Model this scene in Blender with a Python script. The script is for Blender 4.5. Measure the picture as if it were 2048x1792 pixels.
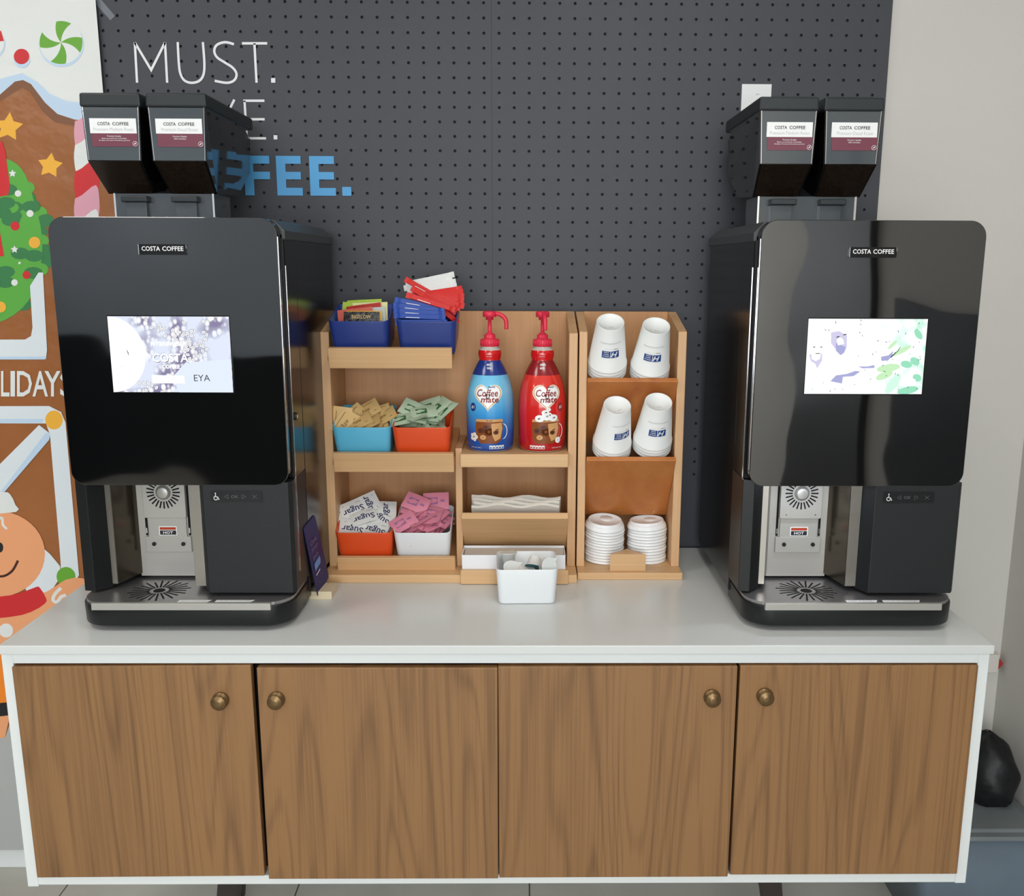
import bpy, bmesh, math, random
from mathutils import Matrix, Vector
random.seed(7)
S = bpy.context.scene
COL = S.collection
for o in list(bpy.data.objects): bpy.data.objects.remove(o)

# ------------------------------------------------------------------ camera
FPX, PCX, PCY, CAMZ = 1833.95, 1071.13, 896.0, 1.62
PITCH, YAW, ROLL = [math.radians(a) for a in (11.1898, .5972, .2282)]
_fw = Vector((math.sin(YAW)*math.cos(PITCH), math.cos(YAW)*math.cos(PITCH), -math.sin(PITCH)))
_rt = Vector((math.cos(YAW), -math.sin(YAW), 0)); _dn = _fw.cross(_rt)
_r = _rt*math.cos(ROLL) - _dn*math.sin(ROLL); _d = _rt*math.sin(ROLL) + _dn*math.cos(ROLL)
cam = bpy.data.cameras.new('camera'); camo = bpy.data.objects.new('camera', cam); COL.objects.link(camo)
cam.sensor_width = 36; cam.lens = FPX/2048*36; cam.shift_x = -(PCX-1024)/2048
cam.clip_start = .02; cam.clip_end = 60
M3 = Matrix((( _r.x, -_d.x, -_fw.x), (_r.y, -_d.y, -_fw.y), (_r.z, -_d.z, -_fw.z)))
camo.matrix_world = Matrix.Translation((0, 0, CAMZ)) @ M3.to_4x4()
S.camera = camo
def onY(x, y, Y):
    "photo pixel -> point on the vertical plane y = Y (used for flat print on the wall, banner and cards)"
    r = _fw + _r*((x-PCX)/FPX) + _d*((y-PCY)/FPX); t = Y/r.y
    return Vector((r.x*t, Y, CAMZ + r.z*t))

# ------------------------------------------------------------------ world, lights, exposure
S.view_settings.view_transform = 'Standard'; S.view_settings.look = 'None'
S.view_settings.gamma = 1; S.view_settings.use_curve_mapping = False
S.view_settings.exposure = 0.0
W = bpy.data.worlds.new('sky'); S.world = W; W.use_nodes = True
W.node_tree.nodes['Background'].inputs[0].default_value = (.75, .87, 1, 1)
W.node_tree.nodes['Background'].inputs[1].default_value = 1.0
def area(name, loc, rot, sx, sy, power, col):
    l = bpy.data.lights.new(name, 'AREA'); l.shape = 'RECTANGLE'; l.size = sx; l.size_y = sy; l.energy = power; l.color = col
    o = bpy.data.objects.new(name, l); COL.objects.link(o); o.location = loc; o.rotation_euler = rot; return o
# daylight entering by the wide window in the wall behind the photographer
area('window_daylight', (-.2, -3.42, 1.7), (math.radians(90), 0, 0), 2.5, 1.6, 105, (.94, .97, 1))
# recessed ceiling panels; rear left one added to brighten the wall the glass reflects
for lx, ly, pw in ((-1.35, .95, 9), (.3, .95, 9), (-2.9, -2.5, 22), (-2.9, -.6, 12), (.3, -1.6, 22)):
    area('ceiling_and_fill_light', (lx, ly, 2.775), (0, 0, 0), .58, .58, pw, (1, .965, .92))

# ------------------------------------------------------------------ materials
def lin(c):
    return tuple(((v/255)/12.92 if v/255 <= .04045 else ((v/255+.055)/1.055)**2.4) for v in c)
MATS = {}
def mat(name, c=(200, 200, 200), rough=.5, metal=0, ior=1.45, coat=0, emit=0, var=0, vscale=8, bump=0, bscale=60, lum=None, trans=0):
    m = bpy.data.materials.new(name); m.use_nodes = True; MATS[name] = m
    nt = m.node_tree; b = nt.nodes['Principled BSDF']; L = lin(c) + (1,)
    b.inputs['Base Color'].default_value = L; b.inputs['Roughness'].default_value = rough
    b.inputs['Metallic'].default_value = metal; b.inputs['IOR'].default_value = ior
    b.inputs['Coat Weight'].default_value = coat; b.inputs['Transmission Weight'].default_value = trans
    if emit:
        b.inputs['Emission Color'].default_value = L; b.inputs['Emission Strength'].default_value = emit
        b.inputs['Base Color'].default_value = (.01, .01, .01, 1)
    if var or bump:
        tc = nt.nodes.new('ShaderNodeTexCoord')
    if var:
        n = nt.nodes.new('ShaderNodeTexNoise'); n.inputs['Scale'].default_value = vscale; n.inputs['Detail'].default_value = 4
        nt.links.new(tc.outputs['Object'], n.inputs['Vector'])
        r = nt.nodes.new('ShaderNodeValToRGB'); e = r.color_ramp.elements
        e[0].position = .3; e[1].position = .7
        e[0].color = tuple(v*(1-var) for v in L[:3]) + (1,); e[1].color = tuple(min(1, v*(1+var)) for v in L[:3]) + (1,)
        nt.links.new(n.outputs['Fac'], r.inputs['Fac']); nt.links.new(r.outputs['Color'], b.inputs['Base Color'])
    if bump:
        n2 = nt.nodes.new('ShaderNodeTexNoise'); n2.inputs['Scale'].default_value = bscale; n2.inputs['Detail'].default_value = 3
        nt.links.new(tc.outputs['Object'], n2.inputs['Vector'])
        bp = nt.nodes.new('ShaderNodeBump'); bp.inputs['Strength'].default_value = bump; bp.inputs['Distance'].default_value = .01
        nt.links.new(n2.outputs['Fac'], bp.inputs['Height']); nt.links.new(bp.outputs['Normal'], b.inputs['Normal'])
    return m
def wood(name, c0, c1, rings=9, sx=2.4, sz=.35, fine=.35, rough=.45, axis=2, ringamt=.5):
    "contour-ring figure stretched along one axis plus fine fibre"
    m = bpy.data.materials.new(name); m.use_nodes = True; MATS[name] = m; nt = m.node_tree; b = nt.nodes['Principled BSDF']
    tc = nt.nodes.new('ShaderNodeTexCoord'); oi = nt.nodes.new('ShaderNodeObjectInfo')
    ad = nt.nodes.new('ShaderNodeVectorMath'); ad.operation = 'ADD'
    ml = nt.nodes.new('ShaderNodeVectorMath'); ml.operation = 'SCALE'; ml.inputs['Scale'].default_value = 13
    cx = nt.nodes.new('ShaderNodeCombineXYZ')
    for k in range(3): nt.links.new(oi.outputs['Random'], cx.inputs[k])
    nt.links.new(cx.outputs[0], ml.inputs[0]); nt.links.new(tc.outputs['Object'], ad.inputs[0]); nt.links.new(ml.outputs[0], ad.inputs[1])
    def noise(scales, detail, rough_=.5):
        mp = nt.nodes.new('ShaderNodeMapping'); mp.inputs['Scale'].default_value = scales
        nt.links.new(ad.outputs[0], mp.inputs[0])
        n = nt.nodes.new('ShaderNodeTexNoise'); n.inputs['Scale'].default_value = 1; n.inputs['Detail'].default_value = detail; n.inputs['Roughness'].default_value = rough_
        nt.links.new(mp.outputs[0], n.inputs['Vector']); return n
    sc = [sx*2.2]*3; sc[axis] = sz*2.2; big = noise(sc, 1.5, .4)
    fs = [260]*3; fs[axis] = 3.5; fib = noise(fs, 2)
    ms = [26]*3; ms[axis] = 1.1; mid = noise(ms, 3)
    mu = nt.nodes.new('ShaderNodeMath'); mu.operation = 'MULTIPLY'; mu.inputs[1].default_value = rings*6.28
    nt.links.new(big.outputs['Fac'], mu.inputs[0])
    si = nt.nodes.new('ShaderNodeMath'); si.operation = 'SINE'; nt.links.new(mu.outputs[0], si.inputs[0])
    s1 = nt.nodes.new('ShaderNodeMath'); s1.operation = 'MULTIPLY_ADD'; s1.inputs[1].default_value = .5; s1.inputs[2].default_value = .5; nt.links.new(si.outputs[0], s1.inputs[0])
    s2 = nt.nodes.new('ShaderNodeMath'); s2.operation = 'POWER'; s2.inputs[1].default_value = 3.5; nt.links.new(s1.outputs[0], s2.inputs[0])
    a1 = nt.nodes.new('ShaderNodeMath'); a1.operation = 'MULTIPLY_ADD'; a1.inputs[1].default_value = -.5*ringamt; a1.inputs[2].default_value = .32
    nt.links.new(s2.outputs[0], a1.inputs[0])
    a2 = nt.nodes.new('ShaderNodeMath'); a2.operation = 'MULTIPLY_ADD'; a2.inputs[1].default_value = fine
    nt.links.new(fib.outputs['Fac'], a2.inputs[0]); nt.links.new(a1.outputs[0], a2.inputs[2])
    a3 = nt.nodes.new('ShaderNodeMath'); a3.operation = 'MULTIPLY_ADD'; a3.inputs[1].default_value = .5
    nt.links.new(mid.outputs['Fac'], a3.inputs[0]); nt.links.new(a2.outputs[0], a3.inputs[2])
    r = nt.nodes.new('ShaderNodeValToRGB'); e = r.color_ramp.elements; e[0].position = .3; e[1].position = .85
    e[0].color = lin(c0)+(1,); e[1].color = lin(c1)+(1,)
    nt.links.new(a3.outputs[0], r.inputs['Fac']); nt.links.new(r.outputs['Color'], b.inputs['Base Color'])
    b.inputs['Roughness'].default_value = rough
    return m
mat('wall_paint', (208, 205, 198), .75, var=.02, vscale=2, bump=.05, bscale=180)
mat('wall_blue', (196, 206, 218), .8); mat('wainscot_and_board', (22, 23, 24), .6)
mat('ceiling_paint', (225, 224, 220), .85)
mat('tile', (186, 183, 174), .35, var=.08, vscale=5); mat('grout', (95, 93, 86), .8)
mat('white_laminate', (226, 231, 230), .42, var=.015, vscale=3)
mat('top_laminate', (212, 215, 213), .22, var=.01, vscale=2)
wood('door_wood', (80, 54, 31), (146, 107, 67), rings=15, sx=3.6, sz=.30, fine=.5, rough=.5, ringamt=.32)
wood('beech', (180, 134, 90), (216, 174, 128), rings=3, sx=2, sz=.4, fine=.3, rough=.45, axis=2, ringamt=.2)
wood('beech_h', (182, 138, 92), (218, 178, 130), rings=3, sx=2, sz=.4, fine=.3, rough=.45, axis=0, ringamt=.2)
wood('beech_back', (160, 108, 62), (200, 148, 96), rings=3, sx=2.2, sz=.5, fine=.25, rough=.5, axis=2, ringamt=.3)
wood('beech_red', (160, 86, 36), (196, 126, 66), rings=3, sx=3, sz=.8, fine=.2, rough=.35, axis=2, ringamt=.35)
wood('pale_wood', (205, 188, 155), (226, 210, 178), rings=2, fine=.2, axis=1, ringamt=.2)
mat('brass', (128, 104, 72), .38, metal=.85); mat('dark_metal', (44, 36, 32), .5)
mat('void', (8, 8, 8), .9); mat('black_satin', (17, 20, 21), .36); mat('black_door', (21, 25, 27), .5, bump=.04, bscale=400)
mat('cover_grey', (58, 62, 62), .3); mat('black_gloss', (9, 9, 10), .2, ior=1.42)
mat('steel', (178, 174, 166), .28, metal=.95, bump=.03, bscale=300); mat('steel_dark_reflect', (112, 104, 92), .22, metal=.95); mat('steel_light', (184, 182, 176), .4, metal=.55); mat('steel_tray', (168, 166, 168), .32, metal=.85)
mat('chrome', (235, 235, 235), .12, metal=1); mat('hopper_plastic', (16, 15, 14), .06, ior=1.6)
mat('hopper_window', (74, 80, 84), .08, ior=1.55); mat('beans', (34, 24, 16), .25, var=.5, vscale=160, ior=1.55)
mat('lid_black', (34, 40, 43), .42); mat('paper_white', (232, 234, 234), .6); mat('label_plum', (112, 54, 70), .4)
mat('ink', (28, 28, 32), .6); mat('ink_grey', (196, 197, 198), .6); mat('white_print', (240, 240, 240), .5); mat('dim_print', (92, 98, 100), .5)
mat('hot_red', (176, 58, 28), .5)
mat('peg_grey', (64, 66, 72), .55, var=.04, vscale=3); mat('peg_hole', (42, 43, 48), .9)
mat('sign_white', (232, 235, 236), .5); mat('sign_blue', (84, 162, 216), .5)
# gently uneven black glass of the machine fronts
def panel_glass():
    m = mat('panel_glass', (8, 9, 10), .035, ior=2.05); nt = m.node_tree; b = nt.nodes['Principled BSDF']
    tc = nt.nodes.new('ShaderNodeTexCoord'); n = nt.nodes.new('ShaderNodeTexNoise'); n.inputs['Scale'].default_value = 5; n.inputs['Detail'].default_value = .5
    nt.links.new(tc.outputs['Object'], n.inputs['Vector'])
    bp = nt.nodes.new('ShaderNodeBump'); bp.inputs['Strength'].default_value = .4; bp.inputs['Distance'].default_value = .008
    nt.links.new(n.outputs['Fac'], bp.inputs['Height']); nt.links.new(bp.outputs['Normal'], b.inputs['Normal'])
panel_glass()

# ------------------------------------------------------------------ mesh builder
_txt = {}
def text_geo(body, bold=0.0):
    k = (body, bold)
    if k not in _txt:
        cu = bpy.data.curves.new('t', 'FONT'); cu.body = body; cu.size = 1; cu.offset = bold; cu.resolution_u = 2
        cu.fill_mode = 'FRONT'
        ob = bpy.data.objects.new('t', cu); COL.objects.link(ob)
        dg = bpy.context.evaluated_depsgraph_get(); me = bpy.data.meshes.new_from_object(ob.evaluated_get(dg))
        vs = [v.co.copy() for v in me.vertices]; fs = [tuple(p.vertices) for p in me.polygons]
        bpy.data.objects.remove(ob); bpy.data.meshes.remove(me); bpy.data.curves.remove(cu)
        if not vs: vs = [Vector((0, 0, 0))]
        x0 = min(v.x for v in vs); x1 = max(v.x for v in vs); y0 = min(v.y for v in vs); y1 = max(v.y for v in vs)
        _txt[k] = ([Vector(((v.x-x0)/(x1-x0 or 1), (v.y-y0)/(y1-y0 or 1), 0)) for v in vs], fs)
    return _txt[k]
class MB:
    def __init__(s): s.v = []; s.f = []; s.m = []; s.s = []; s.M = None
    def add(s, vs, fs, mt, smooth=False):
        n = len(s.v)
        for p in vs:
            p = Vector(p); s.v.append(s.M @ p if s.M else p)
        for f in fs: s.f.append(tuple(i+n for i in f)); s.m.append(mt); s.s.append(smooth)
        return s
    def box(s, x0, x1, y0, y1, z0, z1, mt):
        vs = [(x, y, z) for z in (z0, z1) for y in (y0, y1) for x in (x0, x1)]
        return s.add(vs, [(0, 2, 3, 1), (4, 5, 7, 6), (0, 1, 5, 4), (1, 3, 7, 5), (3, 2, 6, 7), (2, 0, 4, 6)], mt)
    def loft(s, a, b, mt, smooth=False, caps=True):
        n = len(a); fs = [(i, (i+1) % n, n+(i+1) % n, n+i) for i in range(n)]
        s.add(list(a)+list(b), fs, mt, smooth)
        if caps: s.add(list(a)+list(b), [tuple(range(n-1, -1, -1)), tuple(range(n, 2*n))], mt)
        return s
    def prism_z(s, pts, z0, z1, mt): return s.loft([(x, y, z0) for x, y in pts], [(x, y, z1) for x, y in pts], mt)
    def prism_y(s, pts, y0, y1, mt): return s.loft([(x, y0, z) for x, z in pts], [(x, y1, z) for x, z in pts], mt)
    def prism_x(s, pts, x0, x1, mt): return s.loft([(x0, y, z) for y, z in pts], [(x1, y, z) for y, z in pts], mt)
    def poly(s, pts, mt): return s.add(pts, [tuple(range(len(pts)))], mt)
    def lathe(s, prof, mt, seg=28, c=(0, 0, 0), smooth=True, mats=None):
        n = len(prof); vs = []
        for r, z in prof:
            for k in range(seg):
                a = 2*math.pi*k/seg; vs.append((c[0]+r*math.cos(a), c[1]+r*math.sin(a), c[2]+z))
        for i in range(n-1):
            fs = [(k, (k+1) % seg, seg+(k+1) % seg, seg+k) for k in range(seg)]
            s.add(vs[i*seg:(i+2)*seg], fs, mats[i] if mats else mt, smooth)
        return s
    def disc(s, c, r, axis, mt, seg=20, r2=None):
        u, w = {'x': ((0, 1, 0), (0, 0, 1)), 'y': ((1, 0, 0), (0, 0, 1)), 'z': ((1, 0, 0), (0, 1, 0))}[axis]
        u, w, c = Vector(u), Vector(w), Vector(c)
        return s.poly([c+u*(r*math.cos(2*math.pi*k/seg))+w*((r2 or r)*math.sin(2*math.pi*k/seg)) for k in range(seg)], mt)
    def cyl(s, a, b, r, mt, seg=14, r2=None, smooth=True):
        a, b = Vector(a), Vector(b); d = (b-a).normalized(); u = d.orthogonal().normalized(); w = d.cross(u); r2 = r if r2 is None else r2
        A = [a+(u*math.cos(t)+w*math.sin(t))*r for t in [2*math.pi*k/seg for k in range(seg)]]
        B = [b+(u*math.cos(t)+w*math.sin(t))*r2 for t in [2*math.pi*k/seg for k in range(seg)]]
        s.loft(A, B, mt, smooth, caps=False); s.poly(A[::-1], mt); s.poly(B, mt); return s
    def tube(s, pts, r, mt, seg=10):
        pts = [Vector(p) for p in pts]; rings = []
        u = None
        for i, p in enumerate(pts):
            d = (pts[min(i+1, len(pts)-1)]-pts[max(i-1, 0)]).normalized()
            u = d.orthogonal().normalized() if u is None else (u-d*u.dot(d)).normalized()
            w = d.cross(u); rr = r[i] if isinstance(r, (list, tuple)) else r
            rings.append([p+(u*math.cos(t)+w*math.sin(t))*rr for t in [2*math.pi*k/seg for k in range(seg)]])
        for i in range(len(rings)-1): s.loft(rings[i], rings[i+1], mt, True, caps=False)
        s.poly(rings[0][::-1], mt); s.poly(rings[-1], mt); return s
    def ribbon(s, pts, w, mt, nrm=(0, -1, 0)):
        "flat stroke along a polyline lying in the plane with normal nrm"
        pts = [Vector(p) for p in pts]; nrm = Vector(nrm); L = []; R = []
        for i, p in enumerate(pts):
            d0 = (p-pts[i-1]).normalized() if i else None; d1 = (pts[i+1]-p).normalized() if i < len(pts)-1 else None
            t = d1 if d0 is None else d0 if d1 is None else (d0+d1).normalized()
            sd = nrm.cross(t).normalized(); k = 1
            if d0 is not None and d1 is not None: k = min(2.2, 1/max(.3, sd.dot(nrm.cross(d1).normalized())))
            L.append(p+sd*(w*.5*k)); R.append(p-sd*(w*.5*k))
        n = len(pts)
        return s.add(L+R, [(i, i+1, n+i+1, n+i) for i in range(n-1)], mt)
    def text(s, body, x, z, w, h, mt, y=0.0, bold=0.0, fn=None, skew=0.0):
        "text filling the rectangle x..x+w, z..z+h in an x/z plane at y; fn maps (x,z) to 3D"
        vs, fs = text_geo(body, bold)
        fn = fn or (lambda a, b: (a, y, b))
        return s.add([fn(x+p.x*w+skew*p.y*h, z+p.y*h) for p in vs], fs, mt)
    def build(s, name, parent=None, origin=None, bevel=0, seg=2, solid=True, local=False):
        og = Vector((0, 0, 0)) if local else Vector(origin) if origin is not None else (parent.matrix_world.translation.copy() if parent else Vector((0, 0, 0)))
        if parent and not local and origin is None:
            q = parent; og = Vector((0, 0, 0))
            while q: og += q.location; q = q.parent
        me = bpy.data.meshes.new(name)
        me.from_pydata([tuple(p-og) for p in s.v], [], s.f)
        names = []
        for k in s.m:
            if k not in names: names.append(k)
        for k in names: me.materials.append(MATS[k])
        me.polygons.foreach_set('material_index', [names.index(k) for k in s.m])
        me.polygons.foreach_set('use_smooth', s.s)
        if solid:
            bm = bmesh.new(); bm.from_mesh(me); bmesh.ops.remove_doubles(bm, verts=bm.verts, dist=1e-6)
            bmesh.ops.recalc_face_normals(bm, faces=bm.faces); bm.to_mesh(me); bm.free()
        me.update()
        ob = bpy.data.objects.new(name, me); COL.objects.link(ob)
        if parent: ob.parent = parent
        if origin is not None:
            ob.location = Vector(origin) - (Vector(parent.location) if parent else Vector((0, 0, 0)))
        if bevel:
            b = ob.modifiers.new('bevel', 'BEVEL'); b.width = bevel; b.segments = seg; b.limit_method = 'ANGLE'; b.angle_limit = math.radians(40)
        return ob
def tag(o, label, cat, group=None):
    o['label'] = label; o['category'] = cat
    if group: o['group'] = group
    return o
def thing(name, label, cat, loc, group=None, rot=None):
    o = bpy.data.objects.new(name, None); COL.objects.link(o); o.location = loc; o.empty_display_size = .05
    if rot: o.rotation_euler = rot
    return tag(o, label, cat, group)
def struct(o): o['kind'] = 'structure'; return o
def copy_tree(o, parent=None):
    c = o.copy(); COL.objects.link(c); c.parent = parent
    for ch in [x for x in bpy.data.objects if x.parent == o]: copy_tree(ch, c)
    return c
def rrect(x0, x1, z0, z1, r, n=6):
    rs = r if isinstance(r, (list, tuple)) else [r]*4   # BL, BR, TR, TL
    P = []
    for (cx, cz, a0, rr) in ((x0+rs[0], z0+rs[0], 180, rs[0]), (x1-rs[1], z0+rs[1], 270, rs[1]), (x1-rs[2], z1-rs[2], 0, rs[2]), (x0+rs[3], z1-rs[3], 90, rs[3])):
        for k in range(n+1):
            a = math.radians(a0+90*k/n); P.append((cx+rr*math.cos(a), cz+rr*math.sin(a)))
    return P

# ------------------------------------------------------------------ room shell
WY = 2.265; XR = 1.257; XL = -4.2; YB = -3.5; ZC = 2.8
struct(MB().box(XL, XR, WY, WY+.1, 0, ZC, 'wall_paint').build('wall_back'))
struct(MB().box(XR, XR+.1, YB, WY+.1, 0, ZC, 'wall_paint').build('wall_right'))
struct(MB().box(XL-.1, XL, YB, WY+.1, 0, ZC, 'wall_blue').build('wall_left'))
w = MB()
WX0, WX1 = -1.5, 1.1
w.box(XL-.1, WX0, YB-.1, YB, 0, ZC, 'wall_blue').box(WX1, XR+.1, YB-.1, YB, 0, ZC, 'wall_blue')
w.box(WX0, WX1, YB-.1, YB, 0, .85, 'wall_blue').box(WX0, WX1, YB-.1, YB, 2.55, ZC, 'wall_blue')
struct(w.build('wall_front'))
struct(MB().box(XL, XL+.02, YB, WY, 0, 1.02, 'wainscot_and_board').box(XL, WX0, YB, YB+.02, 0, 1.02, 'wainscot_and_board').build('trim_1'))
struct(MB().box(XL-.1, XR+.1, YB-.1, WY+.1, ZC, ZC+.1, 'ceiling_paint').build('ceiling'))
struct(MB().box(XL, XR, WY-.012, WY, 0, .146, 'white_laminate').build('baseboard_back', bevel=.003))
struct(MB().box(XR-.012, XR, YB, WY-.012, 0, .146, 'white_laminate').build('baseboard_right', bevel=.003))
fl = struct(MB().box(XL-.1, XR+.1, YB-.1, WY+.1, -.1, -.002, 'grout').build('floor'))
TS = .615
tproto = None
for i in range(-8, 3):
    for j in range(-10, 4):
        x0 = .011+i*TS+.002; x1 = .011+(i+1)*TS-.002; y0 = 2.0+(j-3)*TS+.002; y1 = y0+TS-.004
        x0 = max(x0, XL); x1 = min(x1, XR); y0 = max(y0, YB); y1 = min(y1, WY)
        if x1-x0 < .02 or y1-y0 < .02: continue
        t = MB().box(x0, x1, y0, y1, -.012, 0, 'tile').build('tile', parent=fl, solid=False)

# ------------------------------------------------------------------ pegboard with lettering
PY = 2.251
peg = thing('pegboard', 'dark grey pegboard wall panel with white and blue lettering', 'pegboard', (-.2, PY, .88))
px0, px1, pz0, pz1 = -1.25, .838, .88, 2.76
g = MB(); hx0 = -1.224; hz = 2.0155; SX, SZ = .0348, .0324
hs = [hx0 + SX*i for i in range(200) if hx0+SX*i < px1-.012]
# align one column with the hole seen at X = -.733+.009
hs = [x + ((-.7255-hx0) % SX) - (SX if ((-.7255-hx0) % SX) + max(hs) > px1-.012 else 0) for x in hs]
zs = [hz + SZ*k for k in range(-28, 23)]
xa, xb = min(hs)-SX/2, max(hs)+SX/2; za, zb = min(zs)-SZ/2, max(zs)+SZ/2
D = .006
for x in hs:
    for z in zs:
        out = [(x+dx*SX/2, PY, z+dz*SZ/2) for dx, dz in ((1, 0), (1, 1), (0, 1), (-1, 1), (-1, 0), (-1, -1), (0, -1), (1, -1))]
        ii = [(x+0.0036*math.cos(k*math.pi/4), PY, z+0.0036*math.sin(k*math.pi/4)) for k in range(8)]
        bk = [(a, PY+D, c) for a, b, c in ii]
        n = 8
        g.add(out+ii, [(k, (k+1) % n, n+(k+1) % n, n+k) for k in range(n)], 'peg_grey')
        g.add(ii+bk, [(k, (k+1) % n, n+(k+1) % n, n+k) for k in range(n)], 'peg_grey')
        g.add(bk, [tuple(range(n))], 'peg_hole')
q = lambda x0, x1, z0, z1: g.add([(x0, PY, z0), (x1, PY, z0), (x1, PY, z1), (x0, PY, z1)], [(0, 1, 2, 3)], 'peg_grey')
q(px0, px1, pz0, za); q(px0, px1, zb, pz1); q(px0, xa, za, zb); q(xb, px1, za, zb)
g.build('board', parent=peg, solid=False)
MB().box(px0, px1, PY+D+.0005, WY-.001, pz0, pz1, 'peg_hole').box(px1-.0005, px1, PY, PY+D+.001, pz0, pz1, 'peg_grey').build('backing', parent=peg)
mat('seam', (48, 49, 54), .7)
sa, sb = onY(984, 300, PY-.0003), onY(986, 590, PY-.0003)
MB().box(sa.x-.0004, sa.x+.0004, PY-.0004, PY-.0001, pz0, pz1, 'seam').build('seam', parent=peg)
TY = PY-.0012
Z = lambda zx, zy: onY(200+zx/3.938, 60+zy/3.938, TY)
def stroke(mb, pts, w=.0054): mb.ribbon([Z(*p) for p in pts], w, 'sign_white')
def smooth_pts(P, n=5):
    out = []
    for i in range(len(P)-1):
        p0, p1, p2, p3 = P[max(i-1, 0)], P[i], P[i+1], P[min(i+2, len(P)-1)]
        for k in range(n):
            t = k/n
            out.append(tuple(.5*((2*b)+(c-a)*t+(2*a-5*b+4*c-d)*t*t+(3*b-a-3*c+d)*t**3) for a, b, c, d in zip(p0, p1, p2, p3)))
    return out+[P[-1]]
def letter(strokes):
    m = MB()
    for s_ in strokes: stroke(m, s_)
    m.build('letter', parent=peg, solid=False)
letter([[(292, 415), (274, 98)], [(274, 98), (403, 315), (512, 98)], [(512, 98), (529, 415)]])
letter([smooth_pts([(612, 95), (620, 250), (632, 340), (665, 397), (722, 416), (782, 400), (815, 350), (822, 260), (810, 95)])])
letter([smooth_pts([(1055, 112), (985, 96), (920, 118), (900, 165), (922, 215), (985, 257), (1045, 297), (1075, 345), (1058, 395), (1000, 416), (903, 400)])])
letter([[(1118, 105), (1317, 105)], [(1216, 105), (1233, 415)]])
m = MB(); m.poly([Z(1347, 378), Z(1380, 378), Z(1381, 415), Z(1348, 415)], 'sign_white'); m.build('full_stop', parent=peg, solid=False)
letter([[(290, 548), (306, 855)], [(440, 548), (458, 855)], [(298, 700), (450, 700)]])
letter([[(500, 855), (600, 548), (722, 855)], [(545, 750), (680, 750)]])
letter([[(760, 548), (905, 855), (1058, 548)]])
letter([[(1128, 557), (1295, 557)], [(1138, 557), (1157, 855)], [(1150, 703), (1297, 703)], [(1155, 853), (1308, 853)]])
m = MB(); m.poly([Z(1367, 828), Z(1396, 828), Z(1397, 862), Z(1368, 862)], 'sign_white'); m.build('full_stop', parent=peg, solid=False)
TB = PY-.0016
def blk(rects, name='letter'):
    m = MB()
    for (x0, x1, z0, z1) in rects: m.prism_y(rrect(x0, x1, z0, z1, .0022, 2), TB-.0012, TB, 'sign_blue')
    m.build(name, parent=peg)
zb0, zb1 = 1.7825, 1.8725; T = .0178
for ex in (-.589, -.511):
    MB().prism_y([(ex, zb0), (ex+.060, zb0), (ex+.060, zb0+T), (ex+.0215, zb0+T), (ex+.0215, 1.8195), (ex+.057, 1.8195), (ex+.057, 1.8365), (ex+.0215, 1.8365), (ex+.0215, zb1-T), (ex+.058, zb1-T), (ex+.058, zb1), (ex, zb1)], TB-.0012, TB, 'sign_blue').build('letter', parent=peg)
for fx in (-.6645, -.741):
    MB().prism_y([(fx, zb0), (fx+.0215, zb0), (fx+.0215, 1.8195), (fx+.060, 1.8195), (fx+.060, 1.8365), (fx+.0215, 1.8365), (fx+.0215, zb1-T), (fx+.060, zb1-T), (fx+.060, zb1), (fx, zb1)], TB-.0012, TB, 'sign_blue').build('letter', parent=peg)
def ringpoly(cx, cz, rx, rz, t, a0, a1, n=28):
    m = MB(); A = [math.radians(a0+(a1-a0)*k/n) for k in range(n+1)]
    O = [(cx+rx*math.cos(a), cz+rz*math.sin(a)) for a in A]; I = [(cx+(rx-t)*math.cos(a), cz+(rz-t)*math.sin(a)) for a in A]
    for k in range(n):
        m.add([(O[k][0], TB-.0012, O[k][1]), (O[k+1][0], TB-.0012, O[k+1][1]), (I[k+1][0], TB-.0012, I[k+1][1]), (I[k][0], TB-.0012, I[k][1])], [(0, 1, 2, 3)], 'sign_blue')
    m.build('letter', parent=peg, solid=False)
ringpoly(-.790, 1.8275, .038, .046, .021, 0, 360); ringpoly(-.866, 1.8275, .037, .046, .021, 52, 308)
blk([(-.436, -.4145, 1.7825, 1.803)], 'full_stop')
tag(MB().box(.500, .569, PY-.0016, PY-.0004, 1.975, 2.038, 'paper_white').add([(.533, PY-.0018, 2.014), (.541, PY-.0018, 2.0145), (.541, PY-.0018, 2.017), (.534, PY-.0018, 2.017)], [(0, 1, 2, 3)], 'ink_grey').build('notice_card'), 'blank white card stuck on the pegboard behind the right bean hopper', 'card')
mat('clear_tape', (112, 118, 126), .25)
tag(MB().poly([onY(*p, PY-.001) for p in ((186, 2), (198, -6), (230, 32), (221, 41))], 'clear_tape').build('tape_strip', solid=False), 'strip of clear tape holding the corner of the holiday banner', 'tape')
mat('sticker_dark', (30, 28, 28), .4); mat('sticker_red', (110, 52, 36), .5)
tag(MB().box(.4435, .467, PY-.0015, PY-.0005, .971, 1.05, 'sticker_dark').box(.446, .4645, PY-.002, PY-.0015, 1.018, 1.042, 'sticker_red').box(.446, .4645, PY-.002, PY-.0015, .975, .977, 'ink_grey').build('warning_sticker'), 'small dark sticker with red top low on pegboard beside right machine', 'sticker')
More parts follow.
